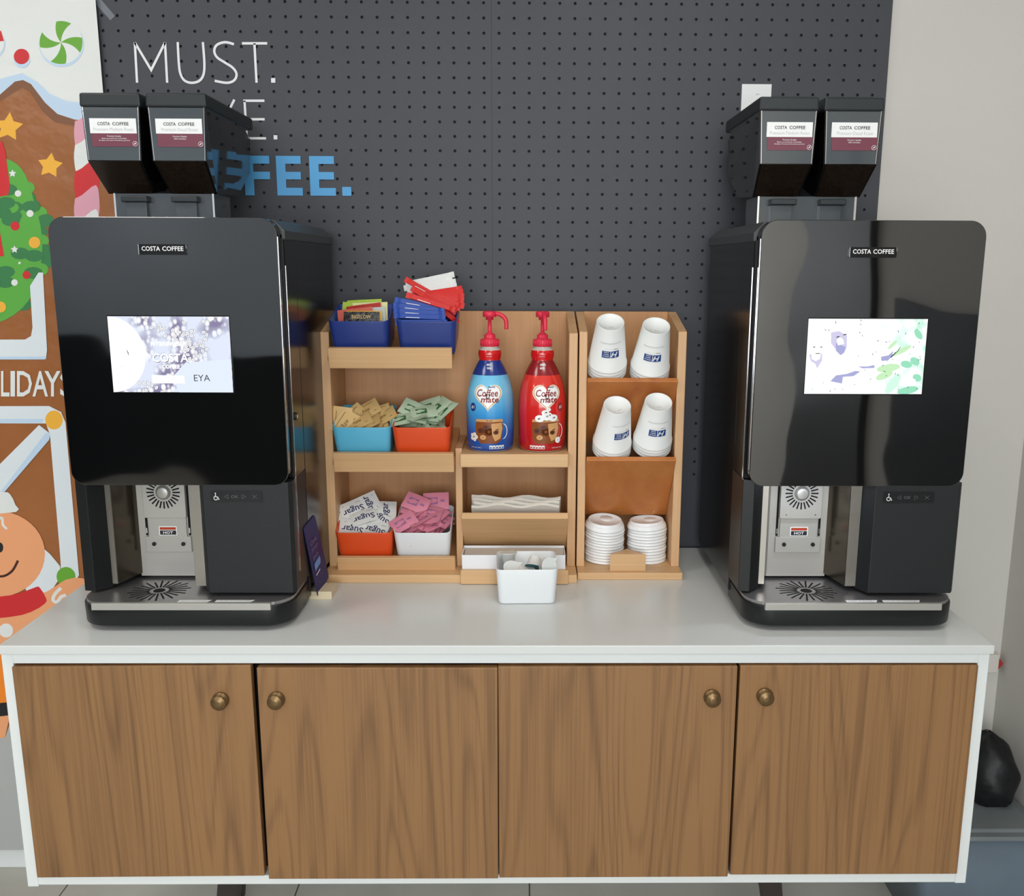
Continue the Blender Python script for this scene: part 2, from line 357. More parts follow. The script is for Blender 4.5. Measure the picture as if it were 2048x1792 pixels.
# ------------------------------------------------------------------ windows behind the photographer, dark slabs added on the right wall
mat('frame_white', (225, 225, 222), .5)
f = MB()
for x in (WX0, WX0+.85, WX0+1.7, WX1-.05): f.box(x, x+.05, YB-.08, YB-.02, .85, 2.55, 'frame_white')
for z in (.85, 2.5): f.box(WX0, WX1, YB-.08, YB-.02, z, z+.05, 'frame_white')
struct(f.build('window_1'))
mat('reflected_grey', (66, 66, 64), .5)
struct(MB().box(XR-.03, XR-.001, -.75, .12, 0, 2.1, 'reflected_grey').build('reflected_dark_slab'))  # unseen slab, added so a dark band shows in the right machine's glass
struct(MB().box(XR-.02, XR-.001, .35, 1.02, .15, 1.5, 'wainscot_and_board').build('reflected_dark_board'))  # unseen board, added only for its dark reflection in the same glass

# ------------------------------------------------------------------ holiday banner
BY = 2.238
mat('sheet_white', (226, 229, 226), .26, bump=.5, bscale=12); mat('ginger', (156, 98, 56), .24, bump=.6, bscale=12, var=.08, vscale=4)
mat('ice_blue', (192, 215, 236), .35); mat('candy_green', (104, 168, 52), .35); mat('candy_red', (206, 44, 48), .35)
mat('candy_pink', (222, 160, 176), .35); mat('star_yellow', (240, 178, 62), .35); mat('leaf_dark', (56, 124, 72), .4); mat('leaf_light', (92, 170, 66), .4)
mat('peach', (236, 164, 116), .4); mat('peach_deep', (226, 148, 96), .4); mat('orange_print', (242, 136, 40), .4); mat('ink_brown', (66, 30, 22), .5)
ban = thing('holiday_banner', 'plastic gingerbread house holiday banner hung left of coffee counter', 'banner', (-1.55, BY, .36))
tl = onY(193, 3, BY)
sh = MB(); nx, nz = 14, 30; bx0, bx1, bz0, bz1 = -2.1, -.975, .36, 2.215
for i in range(nx):
    for j in range(nz):
        P = [(bx0+(bx1-bx0)*(i+a)/nx, BY, bz0+(bz1-bz0)*(j+b)/nz) for a, b in ((0, 0), (1, 0), (1, 1), (0, 1))]
        sh.poly(P, 'sheet_white')
sh.build('sheet', parent=ban)
LY = [BY-.0006]
def lay(): LY[0] -= .00002; return LY[0]
art = MB()
def P2(pts, mt, sm=0):
    y = lay()
    if sm: pts = smooth_pts(list(pts)+[pts[0]], sm)[:-1]
    art.poly([onY(a, b, y) for a, b in pts], mt)
def circ(cx, cy, r, mt, ry=None, n=26): P2([(cx+r*math.cos(2*math.pi*k/n), cy+(ry or r)*math.sin(2*math.pi*k/n)) for k in range(n)], mt)
def star(cx, cy, R, mt, rot=0, k=.5):
    P2([(cx+(R if i % 2 == 0 else R*k)*math.sin(rot+math.pi*i/5), cy-(R if i % 2 == 0 else R*k)*math.cos(rot+math.pi*i/5)) for i in range(10)], mt)
def line(pts, w, mt): y = lay(); art.ribbon([onY(a, b, y) for a, b in pts], w*.00122, mt)
P2([(-400, 150), (-200, 190), (-60, 172), (0, 158), (44, 146), (75, 164), (100, 188), (135, 203), (175, 206), (215, 207), (215, 262), (-400, 300)], 'ice_blue')
P2([(-400, 240), (-220, 250), (-90, 232), (0, 189), (30, 163), (46, 160), (62, 168), (90, 205), (115, 228), (149, 239), (216, 246), (300, 1240), (150, 1420), (100, 1560), (-330, 1560)], 'ginger')
mat('ginger_shade', (128, 84, 56), .35)
P2([(0, 189), (30, 163), (46, 160), (62, 168), (90, 205), (115, 228), (149, 239), (149, 252), (110, 245), (84, 222), (60, 184), (44, 176), (0, 203)], 'ginger_shade')
circ(123, 89, 45, 'ice_blue'); circ(122, 85, 43.5, 'sheet_white')
for k in range(4):
    a0 = math.radians(-100+90*k); pts = [(122, 85)]
    for t in range(7): u = t/6; pts.append((122+43*u*math.cos(a0-.55+.5*u), 85+43*u*math.sin(a0-.55+.5*u)))
    for t in range(7): u = t/6; pts.append((122+43*math.cos(a0-.05+.72*u), 85+43*math.sin(a0-.05+.72*u)))
    for t in range(6, 0, -1): u = t/6; pts.append((122+43*u*math.cos(a0+.17+.5*u), 85+43*u*math.sin(a0+.17+.5*u)))
    P2(pts, 'candy_green')
circ(44, 120, 16, 'ice_blue'); circ(43, 113, 15.5, 'candy_red'); circ(-24, 88, 34, 'ice_blue'); circ(-25, 85, 33, 'sheet_white')
P2([(-25, 85), (-20, 55), (2, 62), (8, 82)], 'candy_red')
star(17, 254, 30, 'star_yellow', .1, .52); star(100, 331, 26, 'star_yellow', .12, .55)
# candy cane column
for k, (mt, y0) in enumerate((('candy_pink', 238), ('sheet_white', 285), ('candy_red', 338), ('candy_pink', 392), ('sheet_white', 440), ('candy_red', 495))):
    P2([(150, y0+5), (164, y0-2), (192, y0-22), (199, y0+10), (197, y0+40), (183, y0+64), (162, y0+92), (152, y0+60), (148, y0+30)], mt, 3)
# wreath
for k in range(30):
    a = -1.75+3.4*k/29; R = 150+random.uniform(-12, 12); cx, cy = -58, 480
    circ(cx+R*.97*math.cos(a), cy+R*1.1*math.sin(a), 17, 'leaf_dark' if k % 3 else 'leaf_light', 13, 14)
P2([(-220, 320), (-20, 318), (24, 322), (52, 352), (70, 410), (84, 470), (80, 540), (58, 600), (10, 640), (-60, 650), (-220, 640)], 'leaf_light', 3)
for k in range(26):
    a = random.uniform(-1.5, 1.5); R = random.uniform(70, 138)
    circ(-58+R*math.cos(a), 480+R*1.12*math.sin(a), 19, random.choice(['leaf_dark', 'leaf_dark', 'leaf_light']), 12, 12)
P2([(-60, 280), (4, 283), (10, 300), (20, 372), (16, 390), (-4, 394), (-60, 390)], 'candy_red')
P2([(-60, 470), (0, 465), (8, 512), (-60, 520)], 'candy_red')
for cx, cy, r, mt in ((36, 387, 6.5, 'sheet_white'), (60, 427, 7, 'sheet_white'), (30, 452, 9, 'candy_red'), (69, 485, 11.5, 'star_yellow'), (29, 565, 6.5, 'sheet_white'), (53, 550, 8, 'candy_red'), (1, 614, 11, 'star_yellow'), (39, 526, 2.5, 'sheet_white')): circ(cx, cy, r, mt)
star(25, 347, 8, 'sheet_white'); star(29, 499, 8, 'sheet_white')
# window frame print
mat('frame_print', (222, 230, 234), .3, bump=.2, bscale=9)
P2([(77, 545), (86, 545), (94, 700), (92, 718), (-260, 718), (-260, 680), (50, 679), (62, 672), (65, 655), (60, 572)], 'frame_print')
P2([(-260, 713), (92, 713), (90, 719), (-260, 719)], 'ice_blue')
# lettering
for (w0, w1, t) in ((2, 19, 'L'), (21, 30, 'I'), (34, 64, 'D'), (65, 96, 'A'), (89, 121, 'Y'), (120, 150, 'S'), (-38, -2, 'O'), (-78, -44, 'H')):
    y = lay(); z0 = onY(w0, 793, y); z1 = onY(w0, 742, y)
    art.text(t, w0, 0, w1-w0, 51, 'sheet_white', bold=.0125, fn=lambda a, b, y=y: onY(a, 793-b, y))
# door frame print with lamps
P2([(-260, 813), (98, 812), (122, 824), (131, 845), (158, 1150), (150, 1165), (122, 1145), (121, 1120), (100, 870), (92, 847), (-260, 846)], 'frame_print')
P2([(-260, 838), (88, 838), (84, 846), (-260, 846)], 'ice_blue')
P2([(78, 850), (101, 868), (98, 880), (-10, 1002), (-60, 1010), (-40, 968)], 'frame_print')
P2([(85, 1095), (100, 1108), (120, 1132), (122, 1152), (104, 1180), (60, 1200), (40, 1150)], 'frame_print')
P2([(92, 865), (101, 868), (98, 880), (8, 985), (0, 985)], 'ice_blue')
circ(108, 840, 17.5, 'star_yellow', 19); circ(132, 1153, 19, 'candy_green')
# gingerbread figure
P2([(-60, 1190), (60, 1196), (96, 1182), (130, 1160), (150, 1155), (176, 1158), (180, 1200), (140, 1235), (60, 1300), (22, 1420), (10, 1476), (-60, 1480)], 'peach')
circ(-6, 1108, 96, 'peach', 86, 40)
P2([(-60, 985), (4, 984), (20, 988), (31, 1010), (32, 1024), (-60, 1026)], 'sheet_white', 2)
P2([(-60, 1000), (-1, 983), (-6, 976), (-60, 960)], 'candy_red')
line(smooth_pts([(-12, 1152), (8, 1152), (25, 1141), (36, 1121)]), 5, 'ink_brown'); circ(0, 1095, 6.5, 'ink', 10)
line(smooth_pts([(-6, 1040), (4, 1036), (6, 1050), (14, 1058)]), 5, 'sheet_white')
P2([(-60, 1192), (0, 1193), (40, 1186), (72, 1174), (80, 1176), (92, 1196), (90, 1207), (62, 1224), (20, 1234), (-60, 1236)], 'candy_red', 2)
circ(12, 1261, 14, 'sheet_white')
line(smooth_pts([(122, 1176), (110, 1188), (106, 1200), (114, 1204), (122, 1194), (132, 1190)]), 7, 'sheet_white')
P2([(-60, 1300), (40, 1310), (40, 1402), (-60, 1412)], 'orange_print'); P2([(-60, 1412), (40, 1402), (40, 1428), (-60, 1440)], 'ink')
mat('grey_print', (176, 178, 176), .4)
P2([(-330, 1476), (10, 1476), (22, 1440), (60, 1440), (140, 1440), (200, 1700), (-330, 1700)], 'grey_print')
art.build('printed_picture', parent=ban, solid=False)

# ------------------------------------------------------------------ counter cabinet
tag(MB().box(-.989, .888, 1.621, 2.236, .902, .92, 'top_laminate').build('countertop', origin=(-.05, 1.93, .902), bevel=.0018), 'long white laminate countertop carrying both coffee machines', 'countertop')
cab = thing('counter_cabinet', 'long white cabinet with four brown wood doors below the countertop', 'cabinet', (-.05, 1.93, 0))
cx0, cx1, cy0, cy1, cz0, cz1 = -.991, .886, 1.632, 2.21, .408, .9015
c = MB(); c.box(cx0, cx0+.0215, cy0, cy1, cz0-.004, cz1, 'white_laminate').build('side_panel', parent=cab, bevel=.0015)
c = MB(); c.box(cx1-.0215, cx1, cy0, cy1, cz0-.002, cz1, 'white_laminate').build('side_panel', parent=cab, bevel=.0015)
c = MB(); c.box(cx0+.0215, cx1-.0215, cy0, cy1, cz1-.022, cz1, 'white_laminate').build('top_rail', parent=cab, bevel=.001)
c = MB(); c.box(cx0+.0215, cx1-.0215, cy0, cy1, cz0, cz0+.02, 'white_laminate').build('bottom_panel', parent=cab, bevel=.0015)
c = MB(); c.box(cx0+.0215, cx1-.0215, cy1-.01, cy1, cz0+.02, cz1-.022, 'void').build('back_panel', parent=cab)
for x in (-.515, .405):
    MB().box(x-.009, x+.009, cy0+.03, cy1-.01, cz0+.02, cz1-.022, 'void').build('partition', parent=cab)
doors = [(-.9685, -.519, .430, .8765, -.35, -.579, .808), (-.5095, -.0538, .424, .873, .05, -.474, .810),
         (-.0522, .4035, .426, .8755, -.1, .356, .814), (.4085, .8635, .431, .877, -.05, .457, .817)]
mat('edge_pale', (196, 168, 130), .5)
for (x0, x1, z0, z1, ang, kx, kz) in doors:
    cxm, czm = (x0+x1)/2, (z0+z1)/2
    d = MB(); d.box(x0, x1, 1.626, 1.644, z0, z1, 'door_wood')
    do = d.build('door', parent=cab, origin=(cxm, 1.626, czm), bevel=.0012); do.rotation_euler = (0, math.radians(ang), 0)
    k = MB(); k.M = Matrix.Translation((kx-cxm, 0, kz-czm)) @ Matrix.Rotation(math.radians(90), 4, 'X')
    k.lathe([(0, 0), (.0150, 0), (.0150, .002), (.0160, .003), (.0160, .005), (.012, .0065), (.0095, .009), (.0095, .011), (.0130, .0125), (.0150, .0145), (.0150, .0165), (.0125, .0185), (.0100, .019), (.0085, .0205), (.004, .0212), (0, .0213)], 'brass', 20)
    ko = k.build('knob', parent=do, local=True)
for (x, y, dx, dy) in ((-.62, 1.76, -.05, -.06), (-.70, 2.08, -.05, .05), (.515, 1.76, .05, -.06), (.60, 2.08, .05, .05)):
    l = MB(); t, b = .023, .014
    l.loft([(x+dx-b, y+dy-b, 0), (x+dx+b, y+dy-b, 0), (x+dx+b, y+dy+b, 0), (x+dx-b, y+dy+b, 0)], [(x-t, y-t, cz0), (x+t, y-t, cz0), (x+t, y+t, cz0), (x-t, y+t, cz0)], 'dark_metal')
    l.build('leg', parent=cab)

# ------------------------------------------------------------------ coffee machines
mat('scr_white', (250, 252, 255), emit=1.25); mat('scr_blue', (226, 236, 252), emit=1.0); mat('scr_lav', (176, 172, 205), emit=.75); mat('scr_dark', (92, 88, 112), emit=.6)
mat('scr_ink', (70, 74, 96), emit=.5); mat('scr_green', (150, 225, 190), emit=1.0); mat('scr_lime', (200, 240, 190), emit=1.0); mat('scr_mint', (206, 244, 226), emit=1.05); mat('scr_teal', (70, 130, 120), emit=.6); mat('scr_skin', (214, 210, 240), emit=.95); mat('scr_skin2', (176, 178, 226), emit=.9)
def bean_screen():
    m = mat('scr_beans', emit=1); nt = m.node_tree; b = nt.nodes['Principled BSDF']
    tc = nt.nodes.new('ShaderNodeTexCoord'); mp = nt.nodes.new('ShaderNodeMapping'); mp.inputs['Scale'].default_value = (1, .001, .75)
    v = nt.nodes.new('ShaderNodeTexVoronoi'); v.inputs['Scale'].default_value = 115; v.inputs['Randomness'].default_value = 1
    nt.links.new(tc.outputs['Object'], mp.inputs[0]); nt.links.new(mp.outputs[0], v.inputs['Vector'])
    n = nt.nodes.new('ShaderNodeTexNoise'); n.inputs['Scale'].default_value = 17; n.inputs['Detail'].default_value = 1
    nt.links.new(tc.outputs['Object'], n.inputs['Vector'])
    r = nt.nodes.new('ShaderNodeValToRGB'); e = r.color_ramp.elements; e[0].position = .35; e[1].position = .62
    e[0].color = (1, 1, 1, 1); e[1].color = lin((130, 122, 160))+(1,)
    nt.links.new(v.outputs['Distance'], r.inputs['Fac'])
    mx = nt.nodes.new('ShaderNodeMix'); mx.data_type = 'RGBA'
    r2 = nt.nodes.new('ShaderNodeValToRGB'); r2.color_ramp.elements[0].position = .42; r2.color_ramp.elements[1].position = .6
    nt.links.new(n.outputs['Fac'], r2.inputs['Fac']); nt.links.new(r2.outputs['Color'], mx.inputs[0])
    mx.inputs[6].default_value = lin((222, 230, 248))+(1,); nt.links.new(r.outputs['Color'], mx.inputs[7])
    nt.links.new(mx.outputs[2], b.inputs['Emission Color'])
bean_screen()
def field_screen():
    m = mat('scr_field', emit=1.15); nt = m.node_tree; b = nt.nodes['Principled BSDF']
    tc = nt.nodes.new('ShaderNodeTexCoord'); sx = nt.nodes.new('ShaderNodeSeparateXYZ'); nt.links.new(tc.outputs['Object'], sx.inputs[0])
    mr_ = nt.nodes.new('ShaderNodeMapRange'); mr_.inputs[1].default_value = -.02; mr_.inputs[2].default_value = .11; nt.links.new(sx.outputs['X'], mr_.inputs[0])
    n = nt.nodes.new('ShaderNodeTexNoise'); n.inputs['Scale'].default_value = 38; n.inputs['Detail'].default_value = 3; nt.links.new(tc.outputs['Object'], n.inputs['Vector'])
    r = nt.nodes.new('ShaderNodeValToRGB'); r.color_ramp.elements[0].position = .42; r.color_ramp.elements[1].position = .66; nt.links.new(n.outputs['Fac'], r.inputs['Fac'])
    mu = nt.nodes.new('ShaderNodeMath'); mu.operation = 'MULTIPLY'; nt.links.new(mr_.outputs[0], mu.inputs[0]); nt.links.new(r.outputs['Color'], mu.inputs[1])
    mx = nt.nodes.new('ShaderNodeMix'); mx.data_type = 'RGBA'; nt.links.new(mu.outputs[0], mx.inputs[0])
    mx.inputs[6].default_value = (1, 1, 1, 1); mx.inputs[7].default_value = lin((170, 228, 200))+(1,)
    nt.links.new(mx.outputs[2], b.inputs['Emission Color'])
field_screen()
def machine(cx, label, kind):
    R = thing('coffee_machine', label, 'coffee machine', (cx, 1.725, .92), 'coffee machines on the counter')
    def B(mb, name, par=R, **k): return mb.build(name, parent=par, local=True, **k)
    # base with big rounded front corners, leaning front
    def outline(xh, yf, yb, r, z, n=7):
        P = [(xh, yb, z)]
        for k in range(n+1):
            a = math.radians(0-90*k/n); P.append((xh-r+r*math.cos(a), yf+r+r*math.sin(a), z))
        for k in range(n+1):
            a = math.radians(-90-90*k/n); P.append((-xh+r+r*math.cos(a), yf+r+r*math.sin(a), z))
        P.append((-xh, yb, z)); return P
    b = MB(); b.loft(outline(.208, -.036, .135, .056, .0115), outline(.2095, -.037, .135, .057, .052), 'black_satin', True)
    B(b, 'base', bevel=.002)
    t = MB(); t.loft(outline(.2055, -.033, .115, .053, .052), outline(.2055, -.033, .115, .053, .0583), 'steel_tray')
    tr = B(t, 'drip_tray')
    s = MB(); s.disc((-.072, .035, .0587), .0115, 'z', 'void')
    for k in range(24):
        a = 2*math.pi*k/24; u = Vector((math.cos(a), math.sin(a), 0)); w_ = Vector((-u.y, u.x, 0)); r0, r1, hw = .0185, .054+.006*(k % 2), .0017
        c_ = Vector((-.072, .035, .0587))
        s.poly([c_+u*r0+w_*hw, c_+u*r0-w_*hw, c_+u*r1-w_*hw, c_+u*r1+w_*hw], 'void')
    B(s, 'grille_slots', tr, solid=False)
    B(MB().box(-.174, .171, -.0405, -.032, .0455, .0592, 'steel_light'), 'tray_bar', bevel=.0006)
    for (x0, x1) in ((-.012, .052), (.060, .136)):
        s = MB(); s.poly([(x0, -.031, .0586), (x1-.006, -.031, .0586), (x1, -.019, .0586), (x0+.001, -.019, .0586)], 'paper_white')
        s.text('NOT A DRAIN' if x0 < 0 else 'NO ES UN DRENAJE', x0+.006, -.0285, x1-x0-.015, .0065, 'ink_grey', fn=lambda a, c_: (a, c_, .0589))
        B(s, 'tray_label', solid=False)
    # carcass
    b = MB(); b.box(-.212, .212, .115, .455, .03, .76, 'black_gloss'); b.box(-.212, .212, .030, .115, .29, .76, 'black_gloss')
    B(b, 'body', bevel=.003)
    B(MB().prism_z([(-.214, .115), (-.214, .022), (-.192, .018), (-.168, .044), (-.168, .115)], .0625, .292, 'black_satin'), 'left_column', bevel=.001)
    B(MB().prism_z([(-.168, .044), (-.157, .042), (-.135, .111), (-.168, .111)], .070, .290, 'steel'), 'pillar')
    B(MB().prism_z([(.004, .03), (.0245, .03), (.0245, .111), (-.014, .111)], .070, .290, 'steel'), 'pillar')
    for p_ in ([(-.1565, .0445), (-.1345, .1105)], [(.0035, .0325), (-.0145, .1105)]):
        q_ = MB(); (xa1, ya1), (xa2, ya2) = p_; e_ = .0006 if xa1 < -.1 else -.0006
        q_.poly([(xa1+e_, ya1, .0705), (xa2+e_, ya2, .0705), (xa2+e_, ya2, .2895), (xa1+e_, ya1, .2895)], 'steel_dark_reflect'); B(q_, 'alcove_wall', solid=False)  # darker steel sheets paint dark reflections onto the pillars' inner faces
    B(MB().box(-.137, -.012, .109, .115, .064, .290, 'steel_light'), 'back_plate')
    d = MB(); d.prism_z([(.0245, .03), (.040, .001), (.205, .001), (.2115, .01), (.2115, .115), (.0245, .115)], .0655, .290, 'black_door')
    do = B(d, 'cup_side_door', bevel=.0012)
    ic = MB(); Y = -.0004; zc = .262
    ic.prism_y(rrect(.056, .155, zc-.011, zc+.011, .003, 3), Y+.0001, Y+.0006, 'black_satin')
    Y = -.0009
    ic.disc((.0655, Y, zc+.0065), .0012, 'y', 'white_print', 10)
    ic.ribbon([(.0655, Y, zc+.0045), (.0657, Y, zc-.0005), (.0695, Y, zc-.0007), (.0712, Y, zc-.0055), (.0725, Y, zc-.005)], .0012, 'white_print')
    ic.ribbon([(.0640, Y, zc+.001), (.0622, Y, zc-.0015), (.0622, Y, zc-.0042), (.0645, Y, zc-.0066), (.0675, Y, zc-.0062), (.0689, Y, zc-.0035)], .0011, 'white_print')
    for sx_, x in ((-1, .0865), (1, .1195)):
        ic.ribbon([(x+sx_*.004, Y, zc), (x-sx_*.003, Y, zc+.004), (x-sx_*.003, Y, zc-.004), (x+sx_*.004, Y, zc)], .0006, 'dim_print')
    ic.text('OK', .0955, zc-.003, .0135, .006, 'dim_print', y=Y)
    for q in (-1, 1): ic.ribbon([(.136, Y, zc-q*.004), (.145, Y, zc+q*.004)], .0007, 'dim_print')
    B(ic, 'button_icons', do, solid=False)
    # dispenser
    f = MB(); f.prism_y(rrect(-.117, -.031, .192, .300, .004, 3), .096, .1085, 'steel_light'); fp = B(f, 'nozzle_plate', bevel=.0008)
    s = MB(); C = Vector((-.074, .0955, .246))
    for k in range(24):
        a = 2*math.pi*k/24; u = Vector((math.cos(a), 0, math.sin(a))); w_ = Vector((-u.z, 0, u.x)); hw = .0015
        s.poly([C+u*.019+w_*hw, C+u*.019-w_*hw, C+u*.034-w_*hw, C+u*.034+w_*hw], 'void')
    B(s, 'vent_slots', fp, solid=False)
    n = MB(); n.M = Matrix.Translation((-.074, .097, .246)) @ Matrix.Rotation(math.radians(90), 4, 'X')
    n.lathe([(.0155, 0), (.0155, .002), (.0125, .0035), (.0115, .0060), (.0105, .0066), (0, .0058)], 'steel_light', 20); B(n, 'nozzle', fp)
    for x in (-.104, -.044): B(MB().cyl((x, .096, .201), (x, .0945, .201), .0016, 'chrome', 8), 'rivet', fp)
    B(MB().box(-.113, -.035, .104, .109, .15, .192, 'steel_light'), 'slide_panel', bevel=.0005)
    B(MB().box(-.121, -.027, .103, .109, .117, .1505, 'steel_light'), 'screw_plate', bevel=.0008)
    for x in (-.103, -.043): B(MB().cyl((x, .103, .135), (x, .1005, .135), .0042, 'black_satin', 14), 'screw')
    for x in (-.118, -.030): B(MB().box(x-.0022, x+.0022, .1075, .1088, .152, .30, 'void').box(x-.0012, x+.0012, .1065, .1076, .157, .168, 'chrome'), 'guide_slot')
    h = MB(); h.prism_y(rrect(-.0915, -.0545, .153, .1725, .0015, 2), .1034, .1039, 'paper_white')
    h.box(-.0895, -.0565, .103, .1034, .165, .1705, 'hot_red'); h.box(-.0895, -.0565, .103, .1034, .1545, .1635, 'ink'); h.text('HOT', -.083, .1563, .020, .0056, 'white_print', y=.1028, bold=.02)
    B(h, 'hot_label')
    # front glass
    p = MB(); p.prism_y(rrect(-.208, .208, .284, .786, [.028, .028, .030, .030], 8), 0, .016, 'panel_glass'); po = B(p, 'front_panel', bevel=.0012)
    for sd in (-1, 1): B(MB().box(sd*.2083-.0006, sd*.2083+.0006, .0035, .005, .316, .752, 'chrome'), 'panel_edge_glint')  # bright strips modelling the highlight along the panel's bevelled side edges
    B(MB().prism_y(rrect(-.2075, .2075, .2845, .7855, [.028, .028, .030, .030], 8), .016, .030, 'black_satin'), 'panel_frame')
    g_ = MB(); g_.prism_y(rrect(-.045, .043, .7185, .7375, .003, 3), -.0035, -.0002, 'black_gloss'); g_.text('COSTA', -.0385, .7255, .0335, .0082, 'white_print', y=-.0039, bold=.012).text('COFFEE', -.001, .7255, .0385, .0082, 'white_print', y=-.0039, bold=.012)
    g_.ribbon([(-.0442, -.0038, .719), (-.0442, -.0038, .737)], .0012, 'chrome'); g_.ribbon([(.0425, -.0038, .730), (.0425, -.0038, .737)], .0008, 'chrome')
    B(g_, 'name_badge', po)
    s = MB(); x0, x1, z0, z1 = -.112, .112, .465, .6065
    s.box(x0-.002, x1+.002, -.0012, -.0002, z0-.002, z1+.002, 'black_gloss')
    Y = [-.0015]
    def ly(): Y[0] -= .000008; return Y[0]
    def sp(pts, mt):   # screen coordinates of the zoomed photograph crop (0..1, y down)
        y = ly(); s.poly([(x0+(x1-x0)*min(1, max(0, a)), y, z1-(z1-z0)*min(1, max(0, b_))) for a, b_ in pts], mt)
    def stx(t, a, b_, w, h, mt, bold=0): s.text(t, x0+(x1-x0)*a, z1-(z1-z0)*(b_+h), (x1-x0)*w, (z1-z0)*h, mt, y=ly(), bold=bold)
    def se(a, b_, ra, rb, mt, n=18, rot=0):
        sp([(a+(ra*math.cos(t)*math.cos(rot)-rb*math.sin(t)*math.sin(rot)), b_+(ra*math.cos(t)*math.sin(rot)+rb*math.sin(t)*math.cos(rot))*1.58) for t in [2*math.pi*k/n for k in range(n)]], mt)
    if kind == 'beans':
        sp([(0, 0), (1, 0), (1, 1), (0, 1)], 'scr_beans')
        rnd = random.Random(3)
        for (a, b_, n) in ((.66, .28, 26), (.72, .44, 16), (.27, .92, 12), (.42, .1, 8)):
            for k in range(n):
                u, v = a+rnd.gauss(0, .07), b_+rnd.gauss(0, .09); t = rnd.uniform(0, 3)
                if not (.30 < u < .98 and .02 < v < .97) and b_ < .9: continue
                se(u, v, .021, .014, 'scr_dark', 10, t); se(u, v, .018, .0115, 'scr_white', 10, t)
                c_, n_ = math.cos(t), math.sin(t)
                sp([(u-.012*c_-.002*n_, v-(.012*n_-.002*c_)*1.58), (u+.012*c_-.002*n_, v+(.012*n_+.002*c_)*1.58), (u+.012*c_+.002*n_, v+(.012*n_-.002*c_)*1.58), (u-.012*c_+.002*n_, v-(.012*n_+.002*c_)*1.58)], 'scr_dark')
        sp([(0, 0)]+[(.29*math.sin(t), .5-.5*math.cos(t)) for t in [math.pi*k/24 for k in range(25)]]+[(0, 1)], 'scr_white')
        sp([(.135, .42), (.15, .47), (.152, .52), (.146, .5)], 'scr_dark'); se(.07, .56, .002, .002, 'scr_ink', 8); se(.087, .655, .003, .003, 'scr_ink', 8)
        sp([(.62, .60), (1, .56), (1, 1), (.55, 1), (.5, .8)], 'scr_blue'); sp([(.33, .77), (.60, .78), (.60, .88), (.33, .88)], 'scr_white')
        stx('MYBREWBAR', .34, .33, .30, .055, 'scr_white', .02); stx('COSTA', .348, .492, .30, .115, 'scr_dark', .02); stx('COSTA', .345, .485, .30, .115, 'scr_white', .02); stx('COFFEE', .42, .63, .15, .055, 'scr_white', .04)
        stx('EYA', .68, .765, .135, .085, 'scr_ink')
    else:
        sp([(0, 0), (1, 0), (1, 1), (0, 1)], 'scr_field')
        rnd = random.Random(5)
        for (a, b_, L_, w_, t, mt) in ((.70, .65, .10, .033, -.15, 'scr_lime'), (.67, .75, .075, .03, -.4, 'scr_lime'), (.75, .86, .10, .04, -1.0, 'scr_mint'), (.88, .95, .09, .032, -.2, 'scr_green'), (.92, .56, .045, .03, .6, 'scr_green'), (.85, .6, .05, .03, .2, 'scr_green'), (.93, .2, .05, .025, .9, 'scr_green'), (.95, .78, .04, .03, .5, 'scr_green'), (.80, .42, .09, .02, -.5, 'scr_lime'), (.72, .34, .05, .015, -.8, 'scr_lime')):
            se(a, b_, L_, w_, mt, 16, t)
        for k in range(46):
            u, v = rnd.uniform(.42, .97), rnd.uniform(.03, .97)
            if rnd.random() < .3: u, v = rnd.uniform(.03, .45), rnd.choice([rnd.uniform(.02, .16), rnd.uniform(.85, .98)])
            se(u, v, rnd.uniform(.004, .013), .0028, 'scr_teal', 8, rnd.uniform(0, 3))
        sp([(.195, .18), (.26, .16), (.33, .22), (.335, .38), (.31, .46), (.29, .48), (.24, .40), (.20, .32)], 'scr_skin')
        sp([(.24, .32), (.325, .37), (.32, .44), (.285, .48), (.245, .42)], 'scr_skin2'); sp([(.245, .28), (.27, .24), (.30, .27), (.31, .33), (.26, .35)], 'scr_white')
        for a, b_ in ((.255, .235), (.312, .205)): sp([(a-.02, b_+.01), (a, b_-.008), (a+.02, b_), (a, b_+.012)], 'scr_ink')
        sp([(.02, .47), (.13, .46), (.135, .55), (.095, .66), (.08, .60), (.04, .56)], 'scr_skin'); sp([(.04, .46), (.12, .45), (.115, .53), (.08, .56), (.045, .53)], 'scr_white')
        for a in (.06, .12): sp([(a-.015, .378), (a, .365), (a+.015, .376), (a, .38)], 'scr_ink')
        sp([(.07, .455), (.12, .455), (.11, .465), (.08, .465)], 'scr_ink')
        sp([(.215, .83), (.26, .75), (.35, .73), (.42, .69), (.465, .695), (.41, .76), (.32, .77), (.315, .86)], 'scr_skin2')
        sp([(.63, .50), (.69, .48), (.73, .42), (.72, .50), (.69, .55), (.635, .555)], 'scr_skin2'); sp([(.44, .63), (.52, .63), (.58, .61), (.58, .65), (.48, .655)], 'scr_skin2')
        sp([(.71, .50), (.755, .43), (.76, .44), (.715, .515)], 'scr_ink'); sp([(.76, .43), (.785, .37), (.79, .37), (.765, .44)], 'scr_teal')
        se(.915, .84, .03, .03, 'scr_white', 20)
    B(s, 'touch_screen', po, solid=False)
    # top cover, side trims, lock, feet
    c_ = MB(); c_.loft([(-.2155, .03, .747), (.2155, .03, .747), (.2155, .462, .747), (-.2155, .462, .747)], [(-.2155, .03, .764), (.2155, .03, .764), (.2155, .462, .764), (-.2155, .462, .764)], 'cover_grey')
    c_.loft([(-.2155, .03, .764), (.2155, .03, .764), (.2155, .462, .764), (-.2155, .462, .764)], [(-.196, .03, .784), (.196, .03, .784), (.196, .44, .784), (-.196, .44, .784)], 'cover_grey')
    B(c_, 'top_cover', bevel=.003)
